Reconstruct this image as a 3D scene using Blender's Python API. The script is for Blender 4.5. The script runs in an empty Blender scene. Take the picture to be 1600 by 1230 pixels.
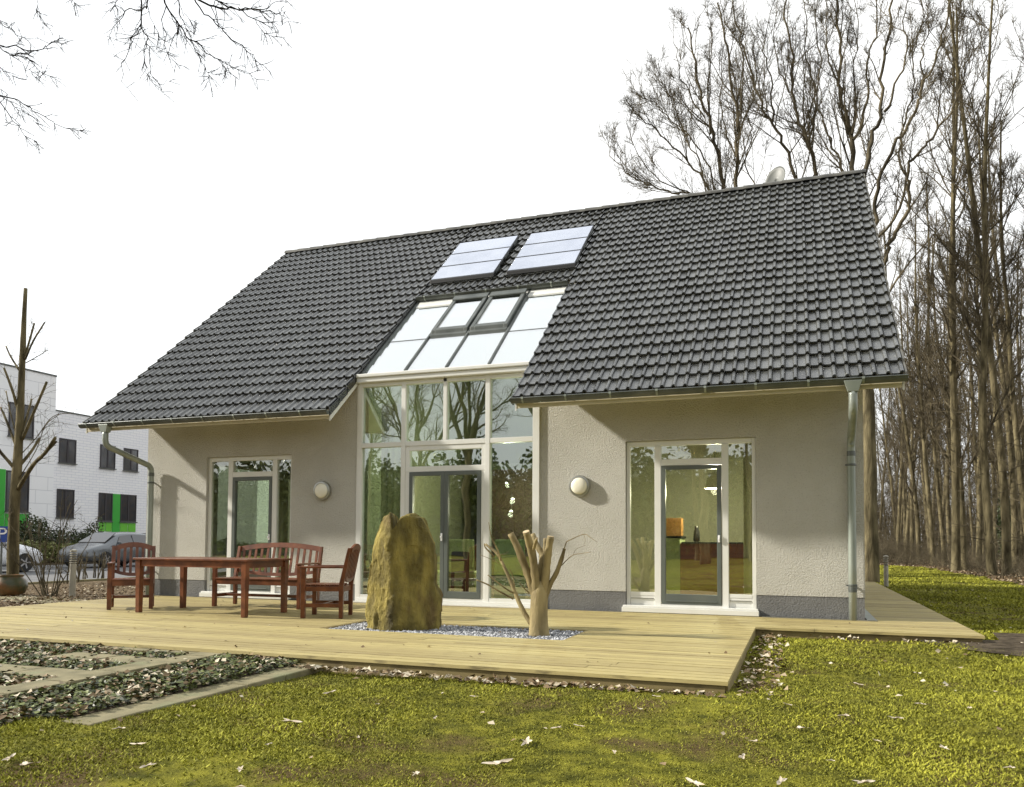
import bpy, bmesh, math, random
import numpy as np
from mathutils import Vector, Matrix, noise
SC=bpy.context.scene; COL=SC.collection
# ------------------------------------------------------------------ camera
CR=(0.94070011,0.33918866,0.00586185);CU=(0.00843543,-0.04066175,0.99913736);CF=(-0.33913442,0.93983917,0.04111171)
CP=(0.0,-11.275,0.983);FPX=1237.18;CX=799.975;CY=796.776
cam=bpy.data.cameras.new('camera');cam.sensor_fit='HORIZONTAL';cam.sensor_width=36
cam.lens=36*FPX/1600;cam.shift_x=(800-CX)/1600;cam.shift_y=(CY-615)/1600
cam.clip_start=.05;cam.clip_end=2000
co=bpy.data.objects.new('camera',cam);COL.objects.link(co)
M=Matrix([[CR[i],CU[i],-CF[i],CP[i]] for i in range(3)]+[[0,0,0,1]]);co.matrix_world=M;SC.camera=co
# ------------------------------------------------------------------ light
SD=Vector((3.7,1.0,-2.07)).normalized()      # direction the sunlight travels
sun=bpy.data.lights.new('sun','SUN');sun.energy=5.0;sun.angle=math.radians(2.4);sun.color=(1.0,.945,.85)
so=bpy.data.objects.new('sun',sun);COL.objects.link(so);so.rotation_euler=SD.to_track_quat('-Z','Y').to_euler()
W=bpy.data.worlds.new('World');SC.world=W;W.use_nodes=True;nt=W.node_tree;nt.nodes.clear()
out=nt.nodes.new('ShaderNodeOutputWorld');bg=nt.nodes.new('ShaderNodeBackground');bg2=nt.nodes.new('ShaderNodeBackground')
sky=nt.nodes.new('ShaderNodeTexSky');sky.sky_type='NISHITA';sky.sun_disc=False
sky.sun_elevation=math.asin(-SD.z);sky.sun_rotation=math.atan2(-SD.x,-SD.y)%(2*math.pi);sky.dust_density=3;sky.air_density=1
bg.inputs[1].default_value=.06
nt.links.new(sky.outputs[0],bg.inputs[0])
# thin bright overcast veil over the blue sky
tc=nt.nodes.new('ShaderNodeTexCoord');nz=nt.nodes.new('ShaderNodeTexNoise');nz.inputs['Scale'].default_value=1.6;nz.inputs['Detail'].default_value=4
nt.links.new(tc.outputs['Generated'],nz.inputs['Vector'])
cr=nt.nodes.new('ShaderNodeValToRGB');cr.color_ramp.elements[0].position=.3;cr.color_ramp.elements[1].position=.7
cr.color_ramp.elements[0].color=(.93,.97,1.0,1);cr.color_ramp.elements[1].color=(1,1,.985,1)
nt.links.new(nz.outputs[0],cr.inputs[0]);nt.links.new(cr.outputs[0],bg2.inputs[0]);
sp=nt.nodes.new('ShaderNodeSeparateXYZ');nt.links.new(tc.outputs['Generated'],sp.inputs[0])
mr=nt.nodes.new('ShaderNodeMapRange');mr.inputs[1].default_value=-.6;mr.inputs[2].default_value=.5;mr.inputs[3].default_value=.66;mr.inputs[4].default_value=1.15
nt.links.new(sp.outputs[1],mr.inputs[0]);nt.links.new(mr.outputs[0],bg2.inputs[1])   # veil dimmed behind the viewer to deepen shade on the front
mx=nt.nodes.new('ShaderNodeMixShader');mx.inputs[0].default_value=.88
nt.links.new(bg.outputs[0],mx.inputs[1]);nt.links.new(bg2.outputs[0],mx.inputs[2]);nt.links.new(mx.outputs[0],out.inputs[0])
SC.view_settings.view_transform='Standard';SC.view_settings.look='None';SC.view_settings.exposure=0.44;SC.view_settings.gamma=1
try:
    SC.cycles.max_bounces=8;SC.cycles.transparent_max_bounces=24;SC.cycles.transmission_bounces=8
except Exception: pass
# ------------------------------------------------------------------ helpers
def at(u,v,Y):
    a=(u-CX)/FPX;b=(CY-v)/FPX
    r=[CR[i]*a+CU[i]*b+CF[i] for i in range(3)];t=(Y-CP[1])/r[1]
    return Vector((CP[0]+r[0]*t,Y,CP[2]+r[2]*t))
def depth(p): return sum((p[i]-CP[i])*CF[i] for i in range(3))
def tag(o,label=None,cat=None,group=None,kind=None):
    if label:o['label']=label
    if cat:o['category']=cat
    if group:o['group']=group
    if kind:o['kind']=kind
    return o
def empty(name,loc=(0,0,0),rz=0,label=None,cat=None,group=None):
    o=bpy.data.objects.new(name,None);COL.objects.link(o);o.location=loc;o.rotation_euler=(0,0,rz);o.empty_display_size=.1
    return tag(o,label,cat,group)
def link_mesh(name,V,F,mat,parent=None,smooth=False,attrs=None,mi=None):
    me=bpy.data.meshes.new(name)
    V=np.asarray(V,dtype=np.float32)
    if isinstance(F,np.ndarray):
        n,k=F.shape;me.vertices.add(len(V));me.vertices.foreach_set('co',V.ravel())
        me.loops.add(n*k);me.loops.foreach_set('vertex_index',F.ravel().astype(np.int32))
        me.polygons.add(n);me.polygons.foreach_set('loop_start',np.arange(0,n*k,k,dtype=np.int32));me.polygons.foreach_set('loop_total',np.full(n,k,dtype=np.int32))
        me.update(calc_edges=True)
    else: me.from_pydata([tuple(v) for v in V.tolist()],[],F);me.update()
    if attrs:
        for k,a in attrs.items():
            at_=me.attributes.new(k,'FLOAT','POINT');at_.data.foreach_set('value',np.asarray(a,dtype=np.float32))
    for m in (mat if isinstance(mat,(list,tuple)) else [mat]): me.materials.append(m)
    if mi is not None: me.polygons.foreach_set('material_index',np.asarray(mi,dtype=np.int32))
    if smooth: me.polygons.foreach_set('use_smooth',[True]*len(me.polygons))
    o=bpy.data.objects.new(name,me);COL.objects.link(o)
    if parent: o.parent=parent
    return o
class MB:
    def __init__(s): s.v=[];s.f=[];s.m=[];s.p=[]
    def add(s,vs,fs,mi=0):
        b=len(s.v);s.p.append((b,len(s.f)));s.v+=[tuple(x) for x in vs];s.f+=[tuple(b+i for i in f) for f in fs];s.m+=[mi]*len(fs);return s
    def box(s,x0,x1,y0,y1,z0,z1,mi=0):
        return s.hexa([(x0,y0,z0),(x1,y0,z0),(x1,y1,z0),(x0,y1,z0),(x0,y0,z1),(x1,y0,z1),(x1,y1,z1),(x0,y1,z1)],mi)
    def hexa(s,p,mi=0):
        return s.add(p,[(3,2,1,0),(4,5,6,7),(0,1,5,4),(1,2,6,5),(2,3,7,6),(3,0,4,7)],mi)
    def beam(s,a,b,w,h,up=(0,0,1),mi=0):   # box from a to b, w wide, h high
        a=Vector(a);b=Vector(b);d=(b-a).normalized();u=Vector(up);r=d.cross(u)
        if r.length<1e-4: r=d.cross(Vector((0,1,0)))
        r.normalize();u=r.cross(d).normalized();r*=w/2;u*=h/2
        return s.hexa([a-r-u,a+r-u,b+r-u,b-r-u,a-r+u,a+r+u,b+r+u,b-r+u],mi)
    def tube(s,pts,rad,sides=8,cap=True,mi=0):
        pts=[Vector(p) for p in pts];n=len(pts);b=len(s.v);s.p.append((b,len(s.f)))
        if not isinstance(rad,(list,tuple)): rad=[rad]*n
        prev=None
        for i,p in enumerate(pts):
            t=(pts[min(i+1,n-1)]-pts[max(i-1,0)])
            if t.length<1e-9:t=Vector((0,0,1))
            t.normalize()
            if prev is None:
                a=Vector((1,0,0)) if abs(t.x)<.8 else Vector((0,1,0));x=t.cross(a).normalized()
            else:
                x=(prev-t*prev.dot(t))
                if x.length<1e-6:x=t.orthogonal()
                x.normalize()
            prev=x;y=t.cross(x)
            for k in range(sides):
                an=2*math.pi*k/sides;s.v.append(tuple(p+(x*math.cos(an)+y*math.sin(an))*rad[i]))
        for i in range(n-1):
            for k in range(sides):
                k2=(k+1)%sides;s.f.append((b+i*sides+k,b+i*sides+k2,b+(i+1)*sides+k2,b+(i+1)*sides+k));s.m.append(mi)
        if cap:
            s.f.append(tuple(b+k for k in range(sides))[::-1]);s.f.append(tuple(b+(n-1)*sides+k for k in range(sides)));s.m+=[mi,mi]
        return s
    def lathe(s,prof,c=(0,0,0),sides=24,axis='z',mi=0):
        b=len(s.v);c=Vector(c);s.p.append((b,len(s.f)))
        for r,h in prof:
            for k in range(sides):
                a=2*math.pi*k/sides;q=(r*math.cos(a),r*math.sin(a),h) if axis=='z' else (r*math.cos(a),-h,r*math.sin(a))
                s.v.append(tuple(c+Vector(q)))
        for i in range(len(prof)-1):
            for k in range(sides):
                k2=(k+1)%sides;s.f.append((b+i*sides+k,b+i*sides+k2,b+(i+1)*sides+k2,b+(i+1)*sides+k));s.m.append(mi)
        s.f.append(tuple(b+k for k in range(sides))[::-1]);s.f.append(tuple(b+(len(prof)-1)*sides+k for k in range(sides)));s.m+=[mi,mi]
        return s
    def prism(s,poly,d,mi=0):  # poly list of 3d pts, extruded by vector d
        n=len(poly);d=Vector(d);P=[Vector(p) for p in poly]
        return s.add(P+[p+d for p in P],[tuple(range(n))[::-1],tuple(range(n,2*n))]+[(i,(i+1)%n,n+(i+1)%n,n+i) for i in range(n)],mi)
    def build(s,name,mat,parent=None,smooth=False,bevel=0,autosmooth=None):
        o=link_mesh(name,s.v,s.f,mat,parent,smooth,mi=s.m if isinstance(mat,(list,tuple)) else None)
        bm=bmesh.new();bm.from_mesh(o.data);bmesh.ops.recalc_face_normals(bm,faces=bm.faces)
        bm.to_mesh(o.data);bm.free()
        if bevel:
            m=o.modifiers.new('bevel','BEVEL');m.width=bevel;m.segments=2;m.limit_method='ANGLE'
        if autosmooth:
            me=o.data;me.polygons.foreach_set('use_smooth',[True]*len(me.polygons))
            try: me.set_sharp_from_angle(angle=math.radians(autosmooth))
            except Exception: pass
        return o
def build_each(mb,name,mt,parent=None,fn=None,**kw):
    P=mb.p+[(len(mb.v),len(mb.f))];R=[]
    for (a,f0),(b,f1) in zip(P[:-1],P[1:]):
        q=MB();q.v=mb.v[a:b];q.f=[tuple(i-a for i in f) for f in mb.f[f0:f1]];q.m=mb.m[f0:f1]
        o=q.build(name,mt,parent,**kw);R.append(fn(o) if fn else o)
    return R
def copy_tree(o,parent=None):
    c=o.copy();COL.objects.link(c)
    if parent:c.parent=parent
    for ch in [x for x in o.children]: copy_tree(ch,c)
    return c
# ------------------------------------------------------------------ materials
def mat(name,col=(.5,.5,.5),rough=.6,metal=0,c2=None,nscale=5,ramp=(.35,.65),bump=0,bscale=50,bdist=.01,spec=.5,stretch=None,attr=None,c3=None,detail=6,trans=0,coord='Object',btype='noise',n2=None):
    m=bpy.data.materials.new(name);m.use_nodes=True;t=m.node_tree;b=t.nodes['Principled BSDF'];L=t.links.new
    b.inputs['Base Color'].default_value=(*col,1);b.inputs['Roughness'].default_value=rough;b.inputs['Metallic'].default_value=metal
    b.inputs['Specular IOR Level'].default_value=spec
    tc=t.nodes.new('ShaderNodeTexCoord');vec=tc.outputs[coord]
    if stretch:
        mp=t.nodes.new('ShaderNodeMapping');mp.inputs['Scale'].default_value=stretch;L(vec,mp.inputs[0]);vec=mp.outputs[0]
    if c2 is not None:
        r=t.nodes.new('ShaderNodeValToRGB');r.color_ramp.elements[0].position=ramp[0];r.color_ramp.elements[1].position=ramp[1]
        r.color_ramp.elements[0].color=(*col,1);r.color_ramp.elements[1].color=(*c2,1)
        if c3: e=r.color_ramp.elements.new((ramp[0]+ramp[1])/2);e.color=(*c3,1)
        if attr:
            a=t.nodes.new('ShaderNodeAttribute');a.attribute_name=attr;src=a.outputs['Fac']
            if nscale:
                n=t.nodes.new('ShaderNodeTexNoise');n.inputs['Scale'].default_value=nscale;n.inputs['Detail'].default_value=detail;L(vec,n.inputs[0])
                ad=t.nodes.new('ShaderNodeMath');ad.operation='MULTIPLY_ADD';L(n.outputs[0],ad.inputs[0]);ad.inputs[1].default_value=.6;L(a.outputs['Fac'],ad.inputs[2])
                sb=t.nodes.new('ShaderNodeMath');sb.operation='SUBTRACT';L(ad.outputs[0],sb.inputs[0]);sb.inputs[1].default_value=.3;src=sb.outputs[0]
        else:
            n=t.nodes.new('ShaderNodeTexNoise');n.inputs['Scale'].default_value=nscale;n.inputs['Detail'].default_value=detail;L(vec,n.inputs[0]);src=n.outputs[0]
        L(src,r.inputs[0]);colout=r.outputs[0]
        if n2:   # second, finer mottling (dirt, lichen): (scale, colour, lo, hi)
            q=t.nodes.new('ShaderNodeTexNoise');q.inputs['Scale'].default_value=n2[0];q.inputs['Detail'].default_value=5;L(vec,q.inputs[0])
            rr=t.nodes.new('ShaderNodeMapRange');rr.inputs[1].default_value=n2[2];rr.inputs[2].default_value=n2[3];L(q.outputs[0],rr.inputs[0])
            mm=t.nodes.new('ShaderNodeMix');mm.data_type='RGBA';L(rr.outputs[0],mm.inputs[0]);L(colout,mm.inputs[6]);mm.inputs[7].default_value=(*n2[1],1);colout=mm.outputs[2]
        L(colout,b.inputs['Base Color'])
    if bump:
        if btype=='voronoi':
            n=t.nodes.new('ShaderNodeTexVoronoi');n.inputs['Scale'].default_value=bscale
        else:
            n=t.nodes.new('ShaderNodeTexNoise');n.inputs['Scale'].default_value=bscale;n.inputs['Detail'].default_value=5;n.inputs['Roughness'].default_value=.65
        L(vec,n.inputs[0]);bp=t.nodes.new('ShaderNodeBump');bp.inputs['Strength'].default_value=bump;bp.inputs['Distance'].default_value=bdist
        L(n.outputs[0],bp.inputs['Height']);L(bp.outputs[0],b.inputs['Normal'])
    return m
def glass_mat(name,tint,base,power=5,rough=0.0,refl=(1,1,1)):
    m=bpy.data.materials.new(name);m.use_nodes=True;t=m.node_tree;t.nodes.clear();L=t.links.new
    o=t.nodes.new('ShaderNodeOutputMaterial');tr=t.nodes.new('ShaderNodeBsdfTransparent');tr.inputs[0].default_value=(*tint,1)
    g=t.nodes.new('ShaderNodeBsdfGlossy');g.inputs['Roughness'].default_value=rough;g.inputs['Color'].default_value=(*refl,1)
    lw=t.nodes.new('ShaderNodeLayerWeight');lw.inputs[0].default_value=.5
    p=t.nodes.new('ShaderNodeMath');p.operation='POWER';L(lw.outputs['Facing'],p.inputs[0]);p.inputs[1].default_value=power
    k=t.nodes.new('ShaderNodeMath');k.operation='MULTIPLY_ADD';L(p.outputs[0],k.inputs[0]);k.inputs[1].default_value=1-base;k.inputs[2].default_value=base
    x=t.nodes.new('ShaderNodeMixShader');L(k.outputs[0],x.inputs[0]);L(tr.outputs[0],x.inputs[1]);L(g.outputs[0],x.inputs[2]);L(x.outputs[0],o.inputs[0])
    # very slight waviness of float glass
    tc=t.nodes.new('ShaderNodeTexCoord');n=t.nodes.new('ShaderNodeTexNoise');n.inputs['Scale'].default_value=1.3;n.inputs['Detail'].default_value=1;L(tc.outputs['Object'],n.inputs[0])
    bp=t.nodes.new('ShaderNodeBump');bp.inputs['Strength'].default_value=.15;bp.inputs['Distance'].default_value=.02;L(n.outputs[0],bp.inputs['Height']);L(bp.outputs[0],g.inputs['Normal'])
    return m
MT={}
MT['plaster']=mat('plaster',(.545,.53,.465),.9,c2=(.605,.59,.525),nscale=1.3,bump=1.0,bscale=46,bdist=.042,spec=.2,detail=3,n2=(55,(.34,.32,.27),.57,.80))
MT['plinth']=mat('plinth',(.17,.17,.165),.9,c2=(.21,.21,.20),nscale=2,bump=1.0,bscale=46,bdist=.034,spec=.2)
MT['cream']=mat('cream paint',(.62,.56,.40),.6,c2=(.68,.62,.46),nscale=4)
MT['white']=mat('white frame',(.70,.70,.65),.35,c2=(.74,.74,.70),nscale=3)
MT['grey']=mat('grey frame',(.10,.115,.105),.35,c2=(.12,.135,.12),nscale=3)
MT['zinc']=mat('zinc',(.075,.085,.078),.45,metal=.35,c2=(.13,.14,.13),nscale=3,bump=.1,bscale=8)
MT['zincpipe']=mat('zinc pipe',(.24,.27,.235),.42,metal=.35,c2=(.33,.36,.32),nscale=4,stretch=(1,1,.3))
MT['tile']=mat('roof tile',(.012,.013,.013),.26,c2=(.085,.088,.085),nscale=3,ramp=(.1,.95),attr='tone',bump=.35,bscale=90,bdist=.006,spec=1.0,n2=(48,(.17,.17,.14),.54,.72))
MT['ridge']=mat('ridge tile',(.06,.06,.055),.5,c2=(.13,.125,.105),nscale=4)
MT['glass']=glass_mat('window glass',(.88,.92,.82),.25)
MT['glassgreen']=glass_mat('tinted glass',(.80,.89,.78),.32)
MT['roofglass']=glass_mat('roof glass',(.80,.88,.80),.64,4)
MT['panel']=mat('solar absorber',(.42,.46,.56),.2,c2=(.52,.56,.66),nscale=1.5,metal=.4,spec=1,bump=.0)
MT['black']=mat('black seal',(.012,.012,.012),.5)
MT['deck']=mat('deck wood',(.24,.185,.075),.62,c2=(.48,.40,.165),nscale=2.6,ramp=(-.0,1.0),attr='tone',stretch=(.5,14,1),bump=.5,bscale=14,bdist=.004,n2=(8,(.09,.068,.028),.54,.74))
MT['teak']=mat('red brown timber',(.085,.024,.008),.33,c2=(.19,.062,.022),nscale=7,stretch=(1,1,1),bump=.15,bscale=60,bdist=.002)
MT['moss']=mat('moss ground',(.075,.078,.012),.95,c2=(.26,.245,.03),nscale=7,bump=1,bscale=70,bdist=.03,n2=(1.7,(.12,.085,.035),.50,.64),spec=.1)
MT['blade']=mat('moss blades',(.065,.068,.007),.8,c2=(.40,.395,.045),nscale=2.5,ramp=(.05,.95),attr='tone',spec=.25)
MT['bladefar']=MT['blade']
MT['soil']=mat('soil',(.045,.035,.022),.95,c2=(.12,.095,.065),nscale=9,bump=1,bscale=40,bdist=.03,spec=.1)
MT['litterground']=mat('litter ground',(.07,.05,.03),.95,c2=(.20,.15,.09),nscale=14,bump=1,bscale=30,bdist=.04,spec=.1)
MT['leaf']=mat('dead leaf',(.085,.05,.022),.7,c2=(.66,.60,.46),nscale=0,ramp=(0,1),attr='tone',c3=(.24,.17,.09),spec=.3)
MT['paleleaf']=mat('pale oak leaf',(.42,.34,.24),.6,c2=(.66,.58,.46),nscale=12,bump=.3,bscale=60,bdist=.003)
MT['ivy']=mat('ivy leaf',(.014,.020,.004),.5,c2=(.17,.20,.045),nscale=0,ramp=(0,1),attr='tone')
MT['hedge']=mat('evergreen leaf',(.012,.022,.006),.5,c2=(.085,.11,.03),nscale=0,ramp=(0,1),attr='tone')
MT['hedgelight']=mat('pale hedge leaf',(.07,.085,.015),.6,c2=(.26,.27,.08),nscale=0,ramp=(0,1),attr='tone')
MT['stoneslab']=mat('stone slab',(.13,.115,.055),.85,c2=(.225,.195,.105),nscale=5,bump=.4,bscale=60,bdist=.004,n2=(3,(.17,.18,.09),.55,.75))
MT['gravel']=mat('gravel',(.10,.105,.115),.8,c2=(.60,.61,.63),nscale=0,ramp=(0,1),attr='tone')
MT['rock']=mat('mossy sandstone',(.055,.042,.010),.85,c2=(.44,.35,.08),nscale=4,c3=(.22,.175,.038),ramp=(.28,.72),bump=1,bscale=16,bdist=.09,n2=(2.6,(.17,.115,.04),.58,.72),stretch=(1.5,1.5,.55))
MT['bark']=mat('bark',(.055,.046,.026),.95,c2=(.20,.168,.095),nscale=3,stretch=(2,2,.5),bump=1,bscale=9,bdist=.05,spec=.1)
MT['barkfar']=mat('bark of crowns',(.045,.038,.025),.95,c2=(.15,.125,.08),nscale=1.2,spec=.1)
MT['barkdark']=mat('dark oak twig bark',(.012,.010,.008),.95,c2=(.03,.025,.018),nscale=2,spec=.1)
MT['barksmooth']=mat('smooth yellow bark',(.12,.09,.033),.75,c2=(.33,.26,.115),nscale=6,stretch=(1,1,.35),bump=.6,bscale=22,bdist=.03)
MT['cutwood']=mat('sawn wood',(.50,.40,.24),.8,c2=(.40,.30,.16),nscale=20)
MT['asphalt']=mat('asphalt',(.10,.10,.105),.9,c2=(.15,.15,.15),nscale=3,bump=.4,bscale=80)
MT['brick']=None
def brickmat(name,c1,c2,mort,scale,sz=(.5,.25),msize=.012):
    m=bpy.data.materials.new(name);m.use_nodes=True;t=m.node_tree;b=t.nodes['Principled BSDF'];L=t.links.new
    tc=t.nodes.new('ShaderNodeTexCoord');sp=t.nodes.new('ShaderNodeSeparateXYZ');cb=t.nodes.new('ShaderNodeCombineXYZ');L(tc.outputs['Object'],sp.inputs[0])
    ad=t.nodes.new('ShaderNodeMath');L(sp.outputs[0],ad.inputs[0]);L(sp.outputs[1],ad.inputs[1]);L(ad.outputs[0],cb.inputs[0]);L(sp.outputs[2],cb.inputs[1])
    k=t.nodes.new('ShaderNodeTexBrick');L(cb.outputs[0],k.inputs[0]);k.inputs['Color1'].default_value=(*c1,1);k.inputs['Color2'].default_value=(*c2,1);k.inputs['Mortar'].default_value=(*mort,1)
    k.inputs['Scale'].default_value=scale;k.inputs['Brick Width'].default_value=sz[0];k.inputs['Row Height'].default_value=sz[1];k.inputs['Mortar Size'].default_value=msize
    L(k.outputs[0],b.inputs['Base Color']);b.inputs['Roughness'].default_value=.7;return m
MT['brick']=brickmat('white painted brick',(.93,.93,.94),(.89,.89,.92),(.66,.68,.74),1.0,(.5,.16),.012)
MT['cladding']=brickmat('white cladding',(.93,.93,.94),(.91,.92,.94),(.66,.67,.70),1.0,(1.5,.75),.018)
MT['greenpanel']=mat('green panel',(.03,.36,.03),.4,c2=(.04,.40,.035),nscale=1)
MT['limepanel']=mat('lime panel',(.13,.50,.03),.4,c2=(.15,.52,.04),nscale=1)
MT['darkglass']=mat('dark window glass',(.035,.04,.05),.05,c2=(.05,.045,.045),nscale=3,spec=1)
MT['brownfar']=mat('dark frame',(.03,.025,.03),.5)
MT['carbody']=mat('dark grey car paint',(.13,.14,.15),.22,metal=.5,c2=(.15,.16,.17),nscale=1,spec=.8)
MT['carsilver']=mat('silver car paint',(.62,.64,.68),.25,metal=.4,c2=(.66,.68,.72),nscale=1,spec=.8)
MT['tyre']=mat('tyre rubber',(.02,.02,.02),.8)
MT['rim']=mat('alloy rim',(.45,.45,.47),.3,metal=.8)
MT['lampglass']=mat('lamp glass',(.80,.77,.62),.3,c2=(.86,.83,.70),nscale=8,bump=.2,bscale=40)
MT['steel']=mat('brushed steel',(.42,.42,.38),.3,metal=.85)
MT['terracotta']=mat('glazed pot',(.05,.055,.02),.35,c2=(.22,.10,.04),nscale=5,ramp=(.4,.7))
MT['post']=mat('bollard metal',(.32,.30,.25),.5,metal=.3,c2=(.38,.36,.30),nscale=5)
MT['intwall']=mat('interior wall green',(.36,.39,.25),.8,c2=(.40,.43,.27),nscale=1)
MT['intpale']=mat('interior plaster',(.52,.52,.38),.8,c2=(.56,.55,.42),nscale=1)
MT['intdark']=mat('orange brown wall',(.035,.018,.007),.7,c2=(.05,.026,.010),nscale=1)
MT['intfloor']=mat('interior floor',(.14,.10,.055),.5,c2=(.20,.145,.085),nscale=3)
MT['cover']=mat('green slipcover',(.42,.50,.25),.85,c2=(.47,.55,.28),nscale=6)
MT['redwood']=mat('red wood front',(.22,.06,.03),.4,c2=(.30,.09,.04),nscale=4,stretch=(1,1,6))
MT['orangewood']=mat('beech wood',(.40,.19,.05),.5,c2=(.48,.25,.08),nscale=4)
MT['curtain']=mat('cream curtain',(.62,.58,.42),.9,c2=(.68,.64,.48),nscale=3)
MT['dish']=mat('dish grey',(.12,.125,.115),.5,c2=(.15,.155,.14),nscale=3)
MT['blue']=mat('blue sign',(.02,.06,.30),.4)
MT['signwhite']=mat('sign white',(.85,.85,.85),.4)
rng=np.random.default_rng(7);rnd=random.Random(11)
# ------------------------------------------------------------------ ground, roads, paths
def sheet(name,poly,z,m,kind='structure',label=None,cat=None):
    o=link_mesh(name,[(x,y,z) for x,y in poly],[tuple(range(len(poly)))],m);tag(o,label,cat,kind=kind);return o
sheet('ground',[(-400,-300),(400,-300),(400,500),(-400,500)],-.16,MT['litterground'])
# lawn with gentle undulation
def und(x,y): return .022*math.sin(x*1.3+y*.7)+.018*math.sin(y*2.1-x*.9+1)+.05*(noise.noise((x*.8,y*.8,0)))
def inlawn(x,y):
    if x<(-3.83 if y>-7.72 else -4.22+.09*math.sin(y*9)): return False
    if x<-.47 and y>-5.42: return False
    if x<1.95 and y>-1.35 : return False
    edge=np.interp(y,[-20,13,16,30,33],[12,5.9,5.9,5.6,4.2])+.25*math.sin(y*1.7)
    return x<edge and y<33
gx=np.concatenate([np.arange(-4.55,3,.07),np.arange(3,13,.4)]);gy=np.concatenate([np.arange(-14,-4,.08),np.arange(-4,36,.35)])
V=[];idx={};F=[]
for j,y in enumerate(gy):
    for i,x in enumerate(gx):
        idx[i,j]=len(V)
        z=-.105+und(x,y)*(.5 if y>-9.5 else .5)
        V.append((x,y,z))
for j in range(len(gy)-1):
    for i in range(len(gx)-1):
        xm=(gx[i]+gx[i+1])/2;ym=(gy[j]+gy[j+1])/2
        if inlawn(xm,ym) or (-.47<=xm<2.2 and -5.6<ym<-1.2) : F.append((idx[i,j],idx[i+1,j],idx[i+1,j+1],idx[i,j+1]))
tag(link_mesh('lawn',V,F,MT['moss'],smooth=True),kind='structure')
sheet('lawn_behind_camera',[(-40,-60),(40,-60),(40,-13.9),(-40,-13.9)],-.12,MT['moss']).name='lawn'
sheet('planting_bed',[(-16,-9.6),(-4.22,-9.6),(-4.22,-7.74),(-4.07,-7.74),(-4.07,-5.1),(-16,-5.1)],-.088,MT['soil'])
sheet('planting_bed',[(-17.5,-5.09),(-10.95,-5.09),(-10.95,12),(-17.5,12)],-.10,MT['litterground'])
sheet('road',[(-31,-60),(-17.6,-60),(-17.6,90),(-31,90)],-.13,MT['asphalt'])
sheet('path',[(-17,-.75),(-10.97,-1.55),(-10.97,-.55),(-17,.35)],-.085,MT['stoneslab'])
sheet('path',[(-10.9,-.4),(-10.9,11),(-11.6,11),(-11.6,-.4)],-.08,MT['stoneslab'])
sheet('bare_soil',[(1.2,-1.36),(1.4,-2.0),(2.0,-2.5),(2.7,-2.4),(3.3,-1.2),(3.0,-.2),(2.2,-.25),(2.1,-1.1)],-.07,MT['soil']).name='soil'
# kerb of the road
MB().box(-17.6,-17.48,-60,90,-.16,-.05).build('kerb',MT['stoneslab'])['kind']='structure'
# stone edging along the ivy bed and slab path
m=MB();y=-4.95
while y>-7.75:
    L_=.48+rnd.uniform(-.03,.03);j=rnd.uniform(-.012,.012);m.box(-4.08+j,-3.84+j,y-L_,y-.008,-.15,-.082+rnd.uniform(-.006,.008));y-=L_
m.build('edging',MT['stoneslab'],bevel=.008)['kind']='structure'
m=MB()
for k,(y1,y0,xs) in enumerate([(-5.16,-5.5,(-6.25,-5.66,-5.15)),(-5.78,-6.10,(-6.2,-5.67,-5.15)),(-6.52,-6.85,(-7.2,-6.7,-6.2,-5.68,-5.15)),(-7.26,-7.58,(-7.2,-6.7,-6.2,-5.68,-5.15)),(-7.97,-8.37,(-7.2,-6.7,-6.2,-5.68,-5.15))]):
    for a,b in zip(xs[:-1],xs[1:]): m.box(a+.004,b-.006,y0,y1,-.12,-.034+rnd.uniform(-.006,.006))
y=-5.12
while y>-8.8: m.box(-5.14,-4.88,y-.46,y-.008,-.12,-.03+rnd.uniform(-.006,.006));y-=.47
m.build('path',MT['stoneslab'],bevel=.006)['kind']='structure'
# ------------------------------------------------------------------ timber deck
def deck():
    V=[];F=[];T=[]
    def board(x0,x1,y0,y1,z,ends=None):
        # split in lengths
        x=x0
        while x<x1-.01:
            e=min(x1,x+rnd.uniform(2.6,4.2))
            if x1-e<.8:e=x1
            t=rnd.uniform(.25,.75);dz=rnd.uniform(-.002,.002);b=len(V)
            for q in((x+.002,y0),(e-.002,y0),(e-.002,y1),(x+.002,y1)):
                V.append((q[0],q[1],z-.03));
            for q in((x+.002,y0+.003),(e-.002,y0+.003),(e-.002,y1-.003),(x+.002,y1-.003)):
                V.append((q[0],q[1],z+dz))
            F.extend([(b+4,b+5,b+6,b+7),(b,b+1,b+5,b+4),(b+1,b+2,b+6,b+5),(b+2,b+3,b+7,b+6),(b+3,b,b+4,b+7)]);T.extend([t]*8);x=e
    w=.118;g=.006;y=-5.40
    while y<11.6:
        y0=y;y1=y+w
        segs=[]
        if y1<=-1.38:
            xl=-10.9
            segs=[(xl,-.475)]
        elif y1<-.03: segs=[(-10.9,1.9)]
        else: segs=[(.96,1.9-.0*y)]
        # gravel bed cut-out
        out=[]
        for a,b in segs:
            if -3.60<y0 and y1<-2.48: out+=[(a,-5.10),(-2.22,b)]
            else: out.append((a,b))
        for a,b in out: board(a,b,y0,y1,0)
        y+=w+g
    return V,F,T
V,F,T=deck();tag(link_mesh('deck',V,F,MT['deck'],attrs={'tone':T}),kind='structure')
m=MB()   # edge boards and joists below
m.box(-10.9,-.50,-5.385,-5.36,-.16,-.034);m.box(-.50,-.478,-5.36,-1.42,-.16,-.034);m.box(-.478,1.88,-1.40,-1.375,-.16,-.034);m.box(1.86,1.885,-1.37,11.5,-.16,-.034)
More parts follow.
